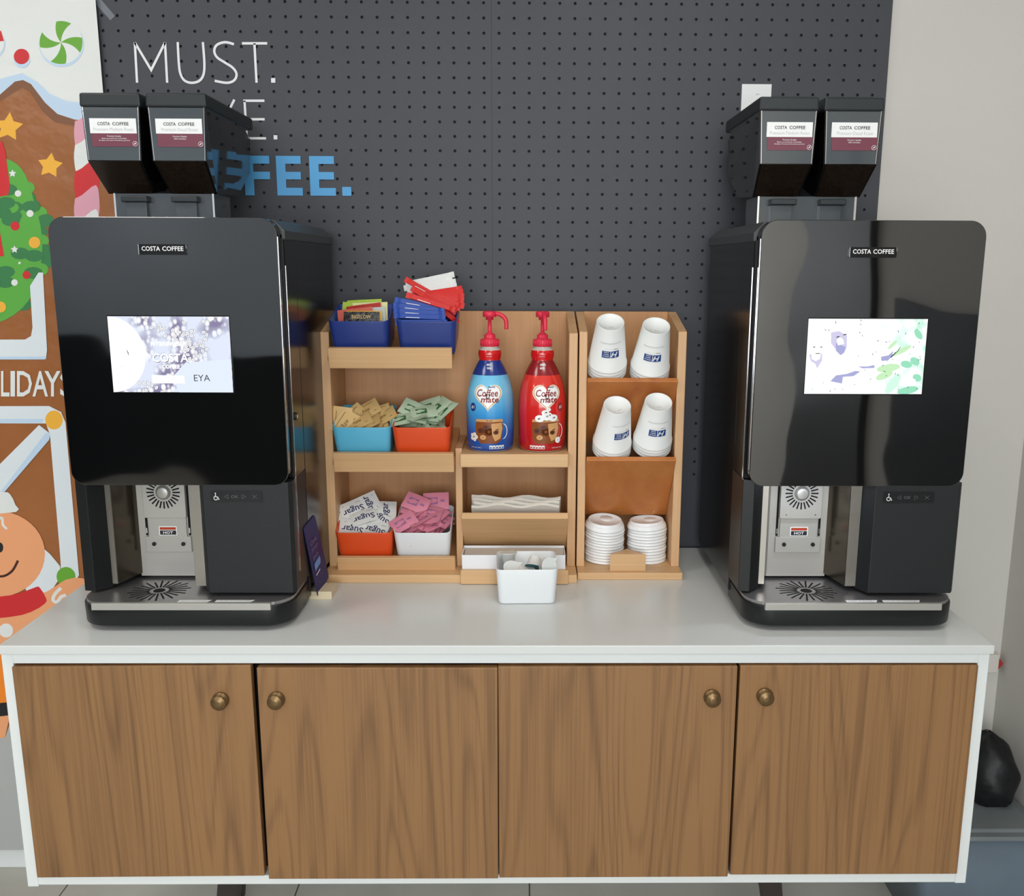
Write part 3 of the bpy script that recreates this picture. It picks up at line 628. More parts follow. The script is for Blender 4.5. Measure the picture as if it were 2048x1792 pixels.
    for sd in (-1, 1):
        B(MB().box(sd*.2125-.0012, sd*.2125+.0006, .0345, .0365, .10, .70, 'chrome'), 'side_trim')
        B(MB().cyl((sd*.15, .05, 0), (sd*.15, .05, .016), .02, 'black_satin', 14), 'foot')
        B(MB().cyl((sd*.17, .43, 0), (sd*.17, .43, .032), .019, 'black_satin', 18), 'foot')
    B(MB().cyl((.2085, .055, .41), (.216, .055, .41), .008, 'black_satin', 16).cyl((.216, .055, .41), (.2165, .055, .41), .004, 'chrome', 10), 'lock')
    # hopper neck, catches, two hoppers
    B(MB().box(-.168, .031, .200, .305, .784, .842, 'hopper_window').box(-.1695, -.166, .1985, .2005, .784, .842, 'chrome').box(.029, .0325, .1985, .2005, .784, .842, 'chrome'), 'hopper_neck')
    for x in (-.122, -.022):
        ca = B(MB().box(x-.021, x+.021, .190, .2, .784, .83, 'hopper_window'), 'catch', bevel=.001)
        B(MB().box(x-.025, x+.027, .178, .2, .824, .836, 'lid_black'), 'catch_tab', ca, bevel=.002)
    for hi, (x0, x1, xa_, xb_, xc, xd, nm) in enumerate(((-.191, -.076, -.188, -.080, -.177, -.076, 'Premium Medium Roast'), (-.065, .050, -.062, .046, -.067, .036, 'Premium Decaf Roast'))):
        L_ = MB(); prof = [(.134, 1.000), (.134, .898), (.202, .841), (.340, .849), (.414, .902), (.428, .977), (.395, .990), (.428, 1.000)]
        inset = [0, .004, .010, .010, .004, .002, .002, 0]
        A = [(x0+.002+i_*.9, y, z) for (y, z), i_ in zip(prof, inset)]; Bq = [(x1-.002-i_*.9, y, z) for (y, z), i_ in zip(prof, inset)]
        L_.loft(A, Bq, 'hopper_plastic'); ho = B(L_, 'bean_hopper')
        l = MB(); l.loft(*[[(a, y, z) for a, y in ((x0-e, .132-e), (x1+e, .132-e), (x1+e, .440), (x0-e, .440))] for e, z in ((.001, .997), (0, 1.023))], 'lid_black')
        B(l, 'lid', ho, bevel=.004)
        wv = MB(); wv.poly([(x0+.005, .1328, .996), (x1-.005, .1328, .996), (x1-.008, .1328, .899), (x0+.008, .1328, .899)], 'hopper_window')
        wv.ribbon([(x0+.0045, .1326, .997), (x0+.0085, .1326, .899)], .0012, 'chrome'); wv.ribbon([(x1-.0045, .1326, .997), (x1-.0085, .1326, .899)], .0012, 'chrome')
        B(wv, 'window', ho, solid=False)
        bv = MB(); bv.poly([(x0+.010, .1330, .8975), (x1-.010, .1330, .8975), (x1-.014, .1995, .8415), (x0+.014, .1995, .8415)], 'beans'); B(bv, 'beans_window', ho, solid=False)
        la = MB(); a, b_ = x0+.016, x1-.010; zt, zm, zl = .976, .9485, .924
        la.box(a, b_, .1318, .1324, zm, zt, 'paper_white').box(a+.002, b_+.001, .1318, .1324, zl, zm, 'label_plum')
        w_ = b_-a; la.text('COSTA', a+w_*.17, zt-.013, w_*.27, .0062, 'ink', y=.1314, bold=.012).text('COFFEE', a+w_*.49, zt-.013, w_*.35, .0062, 'ink', y=.1314, bold=.012)
        la.text(nm, a+w_*(.07 if hi == 0 else .12), zm+.0045, w_*(.87 if hi == 0 else .79), .0062, 'ink_grey', y=.1314)
        la.text('Premium Quality', a+w_*.36, zm-.0072, w_*.30, .0034, 'white_print', y=.1314)
        if hi == 0: la.text('Beans sourced from Colombian,', a+w_*.24, zm-.0108, w_*.54, .0026, 'white_print', y=.1314).text('Brazilian, Peruvian & Honduran growers', a+w_*.18, zm-.0146, w_*.66, .0026, 'white_print', y=.1314)
        else: la.text('100% Colombian', a+w_*.38, zm-.0108, w_*.26, .0026, 'white_print', y=.1314)
        cc = (b_-.0045, .1313, zl+.0055)
        for r_, mt in ((.0046, 'white_print'), (.0040, 'label_plum')): la.disc((cc[0], cc[1]-(.0001 if r_ < .0045 else 0), cc[2]), r_, 'y', mt, 16)
        la.poly([(cc[0]-.0022, .1311, cc[2]-.002), (cc[0]+.0012, .1311, cc[2]-.0004), (cc[0]+.0022, .1311, cc[2]+.0022), (cc[0]-.001, .1311, cc[2]+.0006)], 'white_print')
        B(la, 'roast_label', ho, solid=False)
    return R
machine(-.6649, 'black coffee machine left of the condiment rack, screen showing coffee beans', 'beans')
mr = machine(.6396, 'black coffee machine right of the cup rack, screen showing coffee pickers', 'people')
# lit cup alcove of the right machine: a small lamp strip under its front panel
mat('led', (225, 232, 255), emit=6)
MB().box(-.15, -.01, .036, .044, .281, .2835, 'led').build('lamp_strip', parent=mr, local=True)
al = area('alcove_lamp', (.6396-.08, 1.725+.04, .92+.2795), (math.radians(-14), 0, 0), .13, .012, .16, (.82, .87, 1)); 
# ------------------------------------------------------------------ condiment rack (wide) and cup rack
A = thing('condiment_rack', 'wide beech condiment rack with three tilted shelves beside creamer ledge', 'rack', (-.17, 2.09, .92))
TILT = math.radians(14.5)
def sidep(x0, x1, yf, zf, par, name='side_panel', zb=.939):
    MB().prism_x([(yf, zb), (2.197, zb), (2.197, 1.516), (yf, zf)], x0, x1, 'beech').build(name, parent=par, bevel=.0012)
MB().box(-.456, .115, 1.968, 2.210, .92, .939, 'beech_h').build('base_board', parent=A, bevel=.0015)
sidep(-.4535, -.4345, 2.03, 1.477, A); sidep(.0945, .1135, 2.03, 1.476, A)
MB().box(-.4535, .1135, 2.197, 2.209, .939, 1.516, 'beech_back').build('back_panel', parent=A, bevel=.001)
SH = [(2.0095, 1.4275), (2.0195, 1.1935), (2.0195, .9515)]
def sp_(k, y, z):
    Y0, Z0 = SH[k]; c_, s_ = math.cos(TILT), math.sin(TILT); return (Y0+y*c_-z*s_, Z0+y*s_+z*c_)
for k in range(3):
    yb = .172 if k < 2 else .165
    MB().prism_x([sp_(k, -.004, -.012), sp_(k, yb, -.012), sp_(k, yb, -.0004), sp_(k, -.004, -.0004)], -.4343, -.1605, 'beech_back').build('shelf', parent=A, bevel=.001)
    MB().prism_x([sp_(k, -.016, -.024), sp_(k, -.0045, -.024), sp_(k, -.0045, .022), sp_(k, -.016, .022)], -.4300, -.1615, 'beech_h').build('shelf_lip', parent=A, bevel=.0012)
MB().box(-.1600, -.1450, 2.032, 2.197, .939, 1.217, 'beech').build('divider', parent=A, bevel=.001)
MB().box(-.1470, .0944, 1.998, 2.197, 1.180, 1.2105, 'beech_h').build('creamer_ledge', parent=A, bevel=.0025)
MB().prism_x([(1.985, 1.066), (2.068, .972), (2.0787, .981), (1.9957, 1.077)], -.1447, .0942, 'beech_h').build('napkin_board', parent=A, bevel=.001)
MB().prism_x([(2.0787, .981), (2.068, .972), (2.19, .972), (2.19, .981)], -.1447, .0942, 'beech_back').build('napkin_shelf', parent=A)
MB().box(-.1465, .0950, 1.957, 1.9675, .921, .9535, 'beech_h').build('front_lip', parent=A, bevel=.0015)

C = thing('cup_rack', 'narrow beech cup rack with two tilted cup chutes and lid tray', 'rack', (.237, 2.1, .92))
MB().box(.1175, .357, 1.990, 2.210, .92, .937, 'beech_h').build('base_board', parent=C, bevel=.0015)
sidep(.1172, .1352, 2.036, 1.479, C, zb=.937); sidep(.3365, .3555, 2.036, 1.480, C, zb=.937)
MB().box(.1352, .3365, 2.197, 2.209, .937, 1.516, 'beech_back').build('back_panel', parent=C, bevel=.001)
for (y0, z0, y1, z1) in ((2.018, 1.371, 2.138, 1.211), (2.008, 1.194, 2.128, 1.036)):
    d = Vector((y1-y0, z1-z0)).normalized(); n = Vector((-d.y, d.x))*.0125
    bd = MB().prism_x([(y0, z0), (y1, z1), (y1+n.x, z1+n.y), (y0+n.x, z0+n.y)], .1356, .3361, 'beech_red').build('chute_board', parent=C, bevel=.001)
    if z0 < 1.3:
        for x in (.150, .226, .304):
            yy, zz = y0+(y1-y0)*.93, z0+(z1-z0)*.93
            MB().cyl((x, yy, zz), (x, yy-.0012, zz-.0009), .0016, 'chrome', 8).build('screw', parent=bd)
MB().prism_z([(.1915, 2.0), (.2735, 2.0), (.2345, 2.043)], .9372, .978, 'beech_h').build('lid_stop', parent=C, bevel=.0008)

# ------------------------------------------------------------------ plastic boxes
for nm, c_ in (('navy', (38, 58, 128)), ('sky', (92, 180, 214)), ('orange', (222, 78, 32)), ('white', (226, 230, 232))):
    mat('box_'+nm, c_, .3)
def box_mesh(mt, w=.131, d=.132, h=.078):
    m = MB(); t = .0028; lv = []
    def ring(wx, dy, z, r): return [(x, y, z) for x, y in rrect(-wx/2, wx/2, -dy/2, dy/2, r, 4)]
    wb, db = w-.011, d-.011
    seq = [ring(wb-.008, db-.008, 0, .009), ring(wb-.002, db-.002, .0015, .011), ring(wb, db, .005, .012), ring(w-.001, d-.001, h-.002, .013), ring(w-.002, d-.002, h, .0125), ring(w-2*t, d-2*t, h-.0005, .011), ring(wb-2*t, db-2*t, .004, .010)]
    for a, b in zip(seq, seq[1:]): m.loft(a, b, mt, True, caps=False)
    m.poly(seq[0][::-1], mt); m.poly(seq[-1], mt)
    return m
def frame(k, x):   # matrix of a box standing on tilted shelf k
    Y, Zz = sp_(k, .0005+.066, 0); return Matrix.Translation((x, Y, Zz)) @ Matrix.Rotation(TILT, 4, 'X')
BX = {}
def put_box(key, mt, M, label):
    o = box_mesh(mt).build('storage_box', local=True); o.matrix_world = M; BX[key] = M; return tag(o, label, 'box', 'plastic condiment boxes')
put_box('tea', 'box_navy', frame(0, -.3630), 'navy blue plastic box of tea bags on the top shelf')
put_box('stick', 'box_navy', frame(0, -.2165), 'navy blue plastic box of red and blue drink sticks on top shelf')
put_box('gold', 'box_sky', frame(1, -.3660), 'sky blue plastic box of brown sugar packets on the middle shelf')
put_box('green', 'box_orange', frame(1, -.2330), 'orange plastic box of green packets on the middle shelf')
put_box('sugar', 'box_orange', frame(2, -.3685), 'orange plastic box of white sugar packets on the lowest shelf')
put_box('pink', 'box_white', frame(2, -.2360), 'white plastic box of pink packets on the lowest shelf')
put_box('cream', 'box_white', Matrix.Translation((.001, 1.896, .9203)) @ Matrix.Rotation(math.radians(1.2), 4, 'Z'), 'white plastic box of creamer cups standing on the countertop in front')

# ------------------------------------------------------------------ packets
mat('pk_white', (224, 225, 222), .55); mat('pk_ink', (34, 36, 84), .6); mat('pk_pink', (224, 140, 162), .5); mat('pk_plum', (166, 112, 152), .55)
mat('pk_gold', (212, 178, 118), .55); mat('pk_brown', (130, 98, 56), .6); mat('pk_green', (186, 206, 178), .5); mat('pk_dgreen', (60, 110, 70), .5)
def packet(mt, printer=None, w=.060, d=.043, t=.0045, bend=0.0):
    m = MB(); nx, ny = 6, 4
    def P(i, j, s):
        u, v = i/nx, j/ny; e = min(1, 4.2*min(u, 1-u))*min(1, 3.5*min(v, 1-v)); rz = .0006*math.sin(7*u+11*v)
        return (w*(u-.5), d*(v-.5), s*(.00035+t*.5*e)+rz+bend*((2*u-1)**2))
    for s in (1, -1):
        vs = [P(i, j, s) for j in range(ny+1) for i in range(nx+1)]
        m.add(vs, [(j*(nx+1)+i, j*(nx+1)+i+1, (j+1)*(nx+1)+i+1, (j+1)*(nx+1)+i) for j in range(ny) for i in range(nx)], mt, True)
    def top(x, y, e=.0004):
        i, j = (x/w+.5)*nx, (y/d+.5)*ny; i = min(max(i, 0), nx-1e-6); j = min(max(j, 0), ny-1e-6); i0, j0 = int(i), int(j); a, b = i-i0, j-j0
        z = sum(P(i0+p, j0+q, 1)[2]*((a if p else 1-a)*(b if q else 1-b)) for p in (0, 1) for q in (0, 1))
        return (x, y, z+e)
    if printer: printer(m, top)
    return m
def pr_sugar(m, top):
    m.text('Sugar', -.025, -.007, .050, .021, 'pk_ink', fn=lambda a, b: top(a, b), bold=.012)
    m.add([top(-.022, -.0125), top(.022, -.0125), top(.022, -.0117), top(-.022, -.0117)], [(0, 1, 2, 3)], 'pk_ink')
def pr_pink(m, top):
    for k in range(6):
        x0 = -.02+k*.004; m.add([top(x0, -.009), top(x0+.0042, -.009), top(x0+.0042, .009), top(x0, .009)], [(0, 1, 2, 3)], 'pk_plum')
    m.add([top(.010, -.003), top(.020, -.003), top(.020, .003), top(.010, .003)], [(0, 1, 2, 3)], 'pk_plum')
def pr_gold(m, top):
    m.text('Raw', -.012, -.005, .02, .011, 'pk_brown', fn=lambda a, b: top(a, b), bold=.01)
    for y in (-.013, .013): m.add([top(-.02, y), top(.02, y), top(.02, y+.0015), top(-.02, y+.0015)], [(0, 1, 2, 3)], 'pk_brown')
def pr_green(m, top):
    for k in range(5):
        x0 = -.018+k*.005; m.add([top(x0, -.010), top(x0+.0052, -.010), top(x0+.0052, .007), top(x0, .007)], [(0, 1, 2, 3)], 'pk_dgreen')
def mesh_only(m):
    o = m.build('proto', local=True, solid=False); d = o.data; bpy.data.objects.remove(o); return d
PK = {k: [mesh_only(packet(mt, fn, bend=b)) for b in (0, .003, -.003)] for k, mt, fn, nm in
      (('sugar', 'pk_white', pr_sugar, 'sugar_packet'), ('pink', 'pk_pink', pr_pink, 'pink_packet'), ('gold', 'pk_gold', pr_gold, 'brown_packet'), ('green', 'pk_green', pr_green, 'green_packet'))}
def put_packet(key, name, label, group, u, v, z, yaw, pitch, roll, var=0):
    "u, v, z in the box frame (m); yaw turns in the box plane, pitch stands the packet up towards the viewer"
    o = bpy.data.objects.new(name, PK[key][var]); COL.objects.link(o)
    o.matrix_world = BX[key] @ Matrix.Translation((u, v, z)) @ Matrix.Rotation(math.radians(roll), 4, 'Y') @ Matrix.Rotation(math.radians(pitch), 4, 'X') @ Matrix.Rotation(math.radians(yaw), 4, 'Z')
    tag(o, label, 'sugar packet', group); return o
gs = 'white sugar packets in orange box'; ls = 'white paper sugar packet in the orange box on the lowest shelf'
for a in ((-.030, -.028, .070, 172, 32, 0), (.022, -.030, .068, 160, 28, -3), (-.045, -.012, .072, 100, 28, 6), (.030, .0, .083, 150, 26, 4), (-.036, .018, .094, 208, 34, 3), (.004, .028, .100, 118, 36, 0), (.044, .012, .088, 98, 32, 10), (-.008, -.004, .086, 200, 20, -4), (-.015, .02, .070, 30, 12, 0), (.02, .03, .072, 80, 15, 0), (-.03, -.01, .055, 10, 10, 4), (.03, -.02, .052, 70, 8, 4), (0, .02, .048, 40, 5, 0)):
    put_packet('sugar', 'sugar_packet', ls, gs, *a, var=random.randrange(3))
rnd = random.Random(11)
def pile(key, name, label, group, n, zlo, zhi, pit, spread=.036):
    for k in range(n):
        t = k/(n-1); z = zlo+(zhi-zlo)*t; s = spread*(1-.35*t)
        put_packet(key, name, label, group, rnd.uniform(-s, s)*1.05, rnd.uniform(-s, s)*.9+.006*t, z, rnd.uniform(0, 360), rnd.uniform(*pit), rnd.uniform(-16, 16), rnd.randrange(3))
pile('pink', 'sweetener_packet', 'pink sweetener packet in the white box on the lowest shelf', 'pink packets in white box', 36, .045, .094, (-4, 30), .037)
put_packet('pink', 'sweetener_packet', 'pink sweetener packet in the white box on the lowest shelf', 'pink packets in white box', -.045, -.030, .086, 30, 25, -8)
put_packet('pink', 'sweetener_packet', 'pink sweetener packet in the white box on the lowest shelf', 'pink packets in white box', -.02, .02, .108, -20, 32, 4)
put_packet('pink', 'sweetener_packet', 'pink sweetener packet in the white box on the lowest shelf', 'pink packets in white box', .024, .04, .102, 5, 40, 2)
pile('gold', 'brown_sugar_packet', 'brown sugar packet in the sky blue box on the middle shelf', 'brown packets in sky blue box', 22, .042, .074, (-5, 40), .036)
for a in ((.028, .006, .080, 10, 30, -14), (-.024, .0, .076, 70, 40, 30), (.002, .016, .084, 20, 34, -16), (-.050, -.02, .076, 90, 70, 8), (-.040, -.03, .074, 80, 50, 25), (.042, -.006, .078, 15, 22, -22), (.01, -.03, .072, 5, 12, -24), (-.012, -.026, .074, 20, 20, -14)):
    put_packet('gold', 'brown_sugar_packet', 'brown sugar packet in the sky blue box on the middle shelf', 'brown packets in sky blue box', *a)
pile('green', 'sweetener_packet', 'green sweetener packet in the orange box on the middle shelf', 'green packets in orange box', 30, .042, .082, (-8, 26), .038)
for a in ((-.024, .008, .090, -22, 34, 6), (.03, .02, .092, 35, 18, -20), (.01, .026, .090, 10, 30, -12), (.046, .01, .088, 40, 12, -24), (-.045, -.02, .080, 10, 14, -8), (.0, .0, .089, 15, 16, 4)):
    put_packet('green', 'sweetener_packet', 'green sweetener packet in the orange box on the middle shelf', 'green packets in orange box', *a)
# tea bags standing in the navy box, front to back
for nm, c_ in (('black', (34, 28, 24)), ('yellow', (228, 182, 62)), ('silver', (190, 194, 192)), ('pinkr', (204, 100, 86)), ('redf', (178, 48, 42)), ('lime', (172, 200, 78)), ('pale', (222, 220, 160))): mat('tea_'+nm, c_, .3, bump=.25, bscale=90)
def tea(mt, label, v, z, yaw, tilt, x=0, txt=None):
    m = packet(mt, None, w=.078, d=.066, t=.005)
    if txt: m.text(txt, -.021, .018, .042, .008, 'pk_gold', fn=lambda a, b: (a, b, .0032), bold=.01)
    o = m.build('tea_bag', local=True)
    o.matrix_world = BX['tea'] @ Matrix.Translation((x, v, z)) @ Matrix.Rotation(math.radians(yaw), 4, 'Y') @ Matrix.Rotation(math.radians(tilt), 4, 'X')
    return tag(o, label, 'tea bag', 'tea bags in navy box')
tea('tea_black', 'black tea bag lettered in gold at the front of navy box', -.044, .058, 0, 70, .004, 'BIGELOW')
tea('tea_yellow', 'golden yellow tea bag behind the black one in navy box', -.030, .056, 0, 62, .006)
tea('tea_pinkr', 'dull pink tea bag leaning left in the navy tea box', -.023, .060, -7, 60, -.012)
tea('tea_silver', 'silver foil tea bag in the middle of navy tea box', -.012, .058, -4, 60, .012)
tea('tea_redf', 'shiny red foil tea bag slanting across the navy tea box', 0, .062, -8, 60, .004)
tea('tea_pale', 'pale yellow tea bag near the back of navy tea box', .012, .063, -2, 60, .014)
tea('tea_lime', 'lime green tea bag lying left in the navy tea box', .022, .060, 2, 58, -.012)
tea('tea_lime', 'rearmost lime green tea bag in the navy tea box', .034, .063, -3, 58, -.002)
# drink sticks fanned in the second navy box
for nm, c_ in (('red', (206, 38, 34)), ('blue', (34, 72, 160)), ('white', (218, 220, 218))): mat('stick_'+nm, c_, .28)
def stick_mesh(mt, L=.112):
    m = MB(); sec = [(.0066, 0), (.0056, .0026), (-.0056, .0026), (-.0066, 0), (-.0056, -.0026), (.0056, -.0026)]
    rings = [[(x, y*k, z*k2) for y, z in sec] for x, k, k2 in ((-L/2, 1, .12), (-L/2+.007, 1, .15), (-L/2+.014, .92, 1), (L/2-.014, .92, 1), (L/2-.007, 1, .15), (L/2, 1, .12))]
    for a, b in zip(rings, rings[1:]): m.loft(a, b, mt, False, caps=False)
    m.poly(rings[0][::-1], mt); m.poly(rings[-1], mt)
    if mt != 'stick_white': m.add([(-.03, -.004, .0029), (.0, -.004, .0029), (.0, -.0028, .0029), (-.03, -.0028, .0029)], [(0, 1, 2, 3)], 'white_print')
    return m
SK = {c_: stick_mesh('stick_'+c_).build('stick_proto', local=True) for c_ in ('red', 'blue', 'white')}
def put_stick(c_, u, v, z, ang, face):
    o = SK[c_].copy(); o.name = 'drink_stick'; COL.objects.link(o)
    o.matrix_world = BX['stick'] @ Matrix.Translation((u, v, z-.008)) @ Matrix.Rotation(math.radians(-ang), 4, 'Y') @ Matrix.Rotation(math.radians(face), 4, 'X')
    tag(o, {'red': 'red drink mix stick fanned out in the navy box', 'blue': 'blue drink mix stick at the front of the navy box', 'white': 'white drink mix stick at the back of the navy box'}[c_], 'drink stick', c_+' drink sticks')
for k, (u, z, a) in enumerate(((-.012, .078, 0), (-.016, .088, -2), (-.018, .094, -4), (-.020, .100, -7), (-.018, .106, -10))): put_stick('blue', u, -.048+.011*k, z, a, 62)
for k, (u, z, a) in enumerate(((.006, .110, -18), (.022, .098, -40), (.012, .112, -30), (.018, .113, -22), (.024, .112, -16), (.022, .116, -8), (.022, .119, -2), (.020, .122, 4), (.018, .124, 9), (-.004, .124, -30))): put_stick('red', u, -.004+.004*k, z, a, 60)
for k, (u, z, a) in enumerate(((.006, .128, 9), (.004, .134, 11), (-.004, .139, 13), (.0, .146, 12))): put_stick('white', u, .036+.006*k, z, a, 60)
for o in SK.values(): bpy.data.objects.remove(o)
# creamer cups in the front box
mat('tub_white', (236, 237, 234), .35); mat('foil_teal', (60, 120, 128), .35); mat('foil_white', (222, 226, 224), .3)
def tub(foil):
    m = MB(); m.lathe([(0, 0), (.0115, 0), (.0125, .001), (.0165, .021), (.0190, .0215), (.0190, .0228), (0, .0228)], 'tub_white', 22)
    pts = [(.0196*math.cos(t), .0196*math.sin(t), .0234) for t in [2*math.pi*k/22 for k in range(22)]]; pts[3] = (.021, .0185, .0236)
    m.poly(pts, foil); return m
TB_ = {k: tub(k).build('tub_proto', local=True) for k in ('foil_teal', 'foil_white')}
for (k, u, v, z, rx, ry, rz, lb) in (('foil_white', -.038, .036, .052, -8, 0, 20, 'creamer cup standing upright at the back left of front box'), ('foil_white', -.014, -.030, .058, 118, 8, 40, 'creamer cup with its pointed foil tab up in front box'), ('foil_teal', .020, .020, .070, 148, 20, 10, 'creamer cup lying with teal foil showing in front box'), ('foil_white', .046, .028, .062, 180, 0, 70, 'creamer cup turned upside down at back right of front box'), ('foil_white', .036, -.020, .060, 70, 10, 30, 'creamer cup lying on its side at right front of box'), ('foil_white', -.034, -.020, .044, 30, 10, 0, 'creamer cup tipped over at the left front of box'), ('foil_teal', .010, -.012, .052, 160, 0, 0, 'teal foil creamer cup half hidden in middle of front box')):
    o = TB_[k].copy(); o.name = 'creamer_cup'; COL.objects.link(o)
    o.matrix_world = BX['cream'] @ Matrix.Translation((u, v, z+.008)) @ Matrix.Rotation(math.radians(rz), 4, 'Z') @ Matrix.Rotation(math.radians(ry), 4, 'Y') @ Matrix.Rotation(math.radians(rx), 4, 'X')
    tag(o, lb, 'creamer cup', 'creamer cups in the front box')
for (u, v, z, rz) in ((-.02, .02, .022, 0), (.025, .02, .022, 30), (.03, -.03, .024, 60), (-.03, -.03, .022, 10), (0, 0, .034, 10)):
    o = TB_['foil_white'].copy(); o.name = 'creamer_cup'; COL.objects.link(o)
    o.matrix_world = BX['cream'] @ Matrix.Translation((u, v, z)) @ Matrix.Rotation(math.radians(rz), 4, 'X'); tag(o, 'creamer cup buried under the others in the front box', 'creamer cup', 'creamer cups in the front box')
for o in TB_.values(): bpy.data.objects.remove(o)

# ------------------------------------------------------------------ napkins, white carton
mat('napkin', (226, 222, 212), .8); mat('carton', (232, 233, 236), .5); mat('carton_in', (198, 190, 182), .7)
for k in range(4):
    m = MB(); n = 14; x0, x1 = -.126+.003*k-(.008 if k == 3 else 0), .080-.002*k+(.002 if k == 3 else 0); top = 1.094-.004*k
    F = []; Bk = []
    for i in range(n+1):
        x = x0+(x1-x0)*i/n; z = top+.0035*math.sin(i*.9+k*1.3)+(.004 if i == 0 and k == 0 else 0)
        yk = 2.056-.009*k; F.append((x, yk, z)); Bk.append((x, yk+.060, .992-.004*k))
    t = Vector((0, .006, .004))
    for a, b in ((F, Bk), ([tuple(Vector(p)+t) for p in F], [tuple(Vector(p)+t) for p in Bk])):
        m.add(a+b, [(i, i+1, n+1+i+1, n+1+i) for i in range(n)], 'napkin', True)
    Ft = [tuple(Vector(p)+t) for p in F]; m.add(F+Ft, [(i, i+1, n+1+i+1, n+1+i) for i in range(n)], 'napkin', True)
    tag(m.build('paper_napkin', solid=False), ('rearmost', 'second', 'third', 'foremost')[k] + ' folded white paper napkin standing behind the tilted board', 'napkin', 'napkins in the rack pocket')
ct = MB(); x0, x1, y0, y1, z0, z1, t = -.1435, .0885, 1.9695, 2.036, .9395, .9855, .002
ct.box(x0, x1, y0, y0+t, z0, z1, 'carton').box(x0, x1, y1-t, y1, z0, z1+.002, 'carton').box(x0, x0+t, y0+t, y1-t, z0, z1, 'carton').box(x1-t, x1, y0+t, y1-t, z0, z1, 'carton').box(x0, x1, y0, y1, z0, z0+t, 'carton')
ct.box(x0+.004, x1-.003, y0+.016, y1-.004, z1-.006, z1-.003, 'carton_in').box(x1-.036, x1-.006, y0+.006, y0+.014, z1-.008, z1-.006, 'void')
tag(ct.build('carton', bevel=.0006), 'long open white carton lying in the bottom slot of the rack', 'carton')

# ------------------------------------------------------------------ creamer bottles
PROF = [(.0, 0), (.046, 0), (.050, .003), (.0525, .010), (.0535, .030), (.054, .075), (.0545, .100), (.053, .120), (.0505, .138), (.046, .156), (.040, .172), (.0335, .186), (.0265, .199), (.0235, .2035), (.0245, .207), (.0262, .214), (.0262, .220), (.0248, .226), (.0215, .2295), (.0195, .2305), (.0195, .234)]
def prof_r(z):
    for (r0, a), (r1, b) in zip(PROF[1:], PROF[2:]):
        if a <= z <= b: return r0+(r1-r0)*(z-a)/(b-a or 1)
    return .02
mat('pump_red', (222, 48, 74), .35); mat('shrink_red', (206, 24, 28), .18, coat=.4)
mat('cm_navy', (30, 54, 130), .2, coat=.4); mat('cm_wine', (140, 26, 34), .2, coat=.4); mat('cm_cream', (238, 230, 212), .3); mat('cm_white', (242, 244, 244), .3); mat('cm_gold', (200, 152, 84), .4); mat('cm_ink', (140, 24, 26), .4)
mat('cm_coffee', (134, 74, 36), .25); mat('cm_latte', (206, 156, 104), .3); mat('cm_blueink', (34, 60, 120), .4); mat('base_clear', (190, 190, 180), .2); mat('cm_choc', (92, 48, 30), .3)
def zramp(name, stops):
    m = mat(name, (255, 255, 255), .16, coat=.5); nt = m.node_tree; b = nt.nodes['Principled BSDF']
    tc = nt.nodes.new('ShaderNodeTexCoord'); sx = nt.nodes.new('ShaderNodeSeparateXYZ'); nt.links.new(tc.outputs['Object'], sx.inputs[0])
    mr_ = nt.nodes.new('ShaderNodeMapRange'); mr_.inputs[1].default_value = 0; mr_.inputs[2].default_value = .2; nt.links.new(sx.outputs['Z'], mr_.inputs[0])
    r = nt.nodes.new('ShaderNodeValToRGB'); e = r.color_ramp.elements
    while len(e) < len(stops): e.new(.5)
    for el, (p, c_) in zip(e, stops): el.position = p; el.color = lin(c_)+(1,)
    nt.links.new(mr_.outputs[0], r.inputs['Fac']); nt.links.new(r.outputs['Color'], b.inputs['Base Color'])
zramp('cm_sky', [(.02, (28, 70, 150)), (.22, (34, 96, 182)), (.42, (60, 150, 214)), (.7, (124, 200, 234)), (1, (100, 184, 228))])
zramp('cm_red', [(.02, (176, 24, 30)), (.4, (208, 34, 34)), (1, (224, 60, 48))])
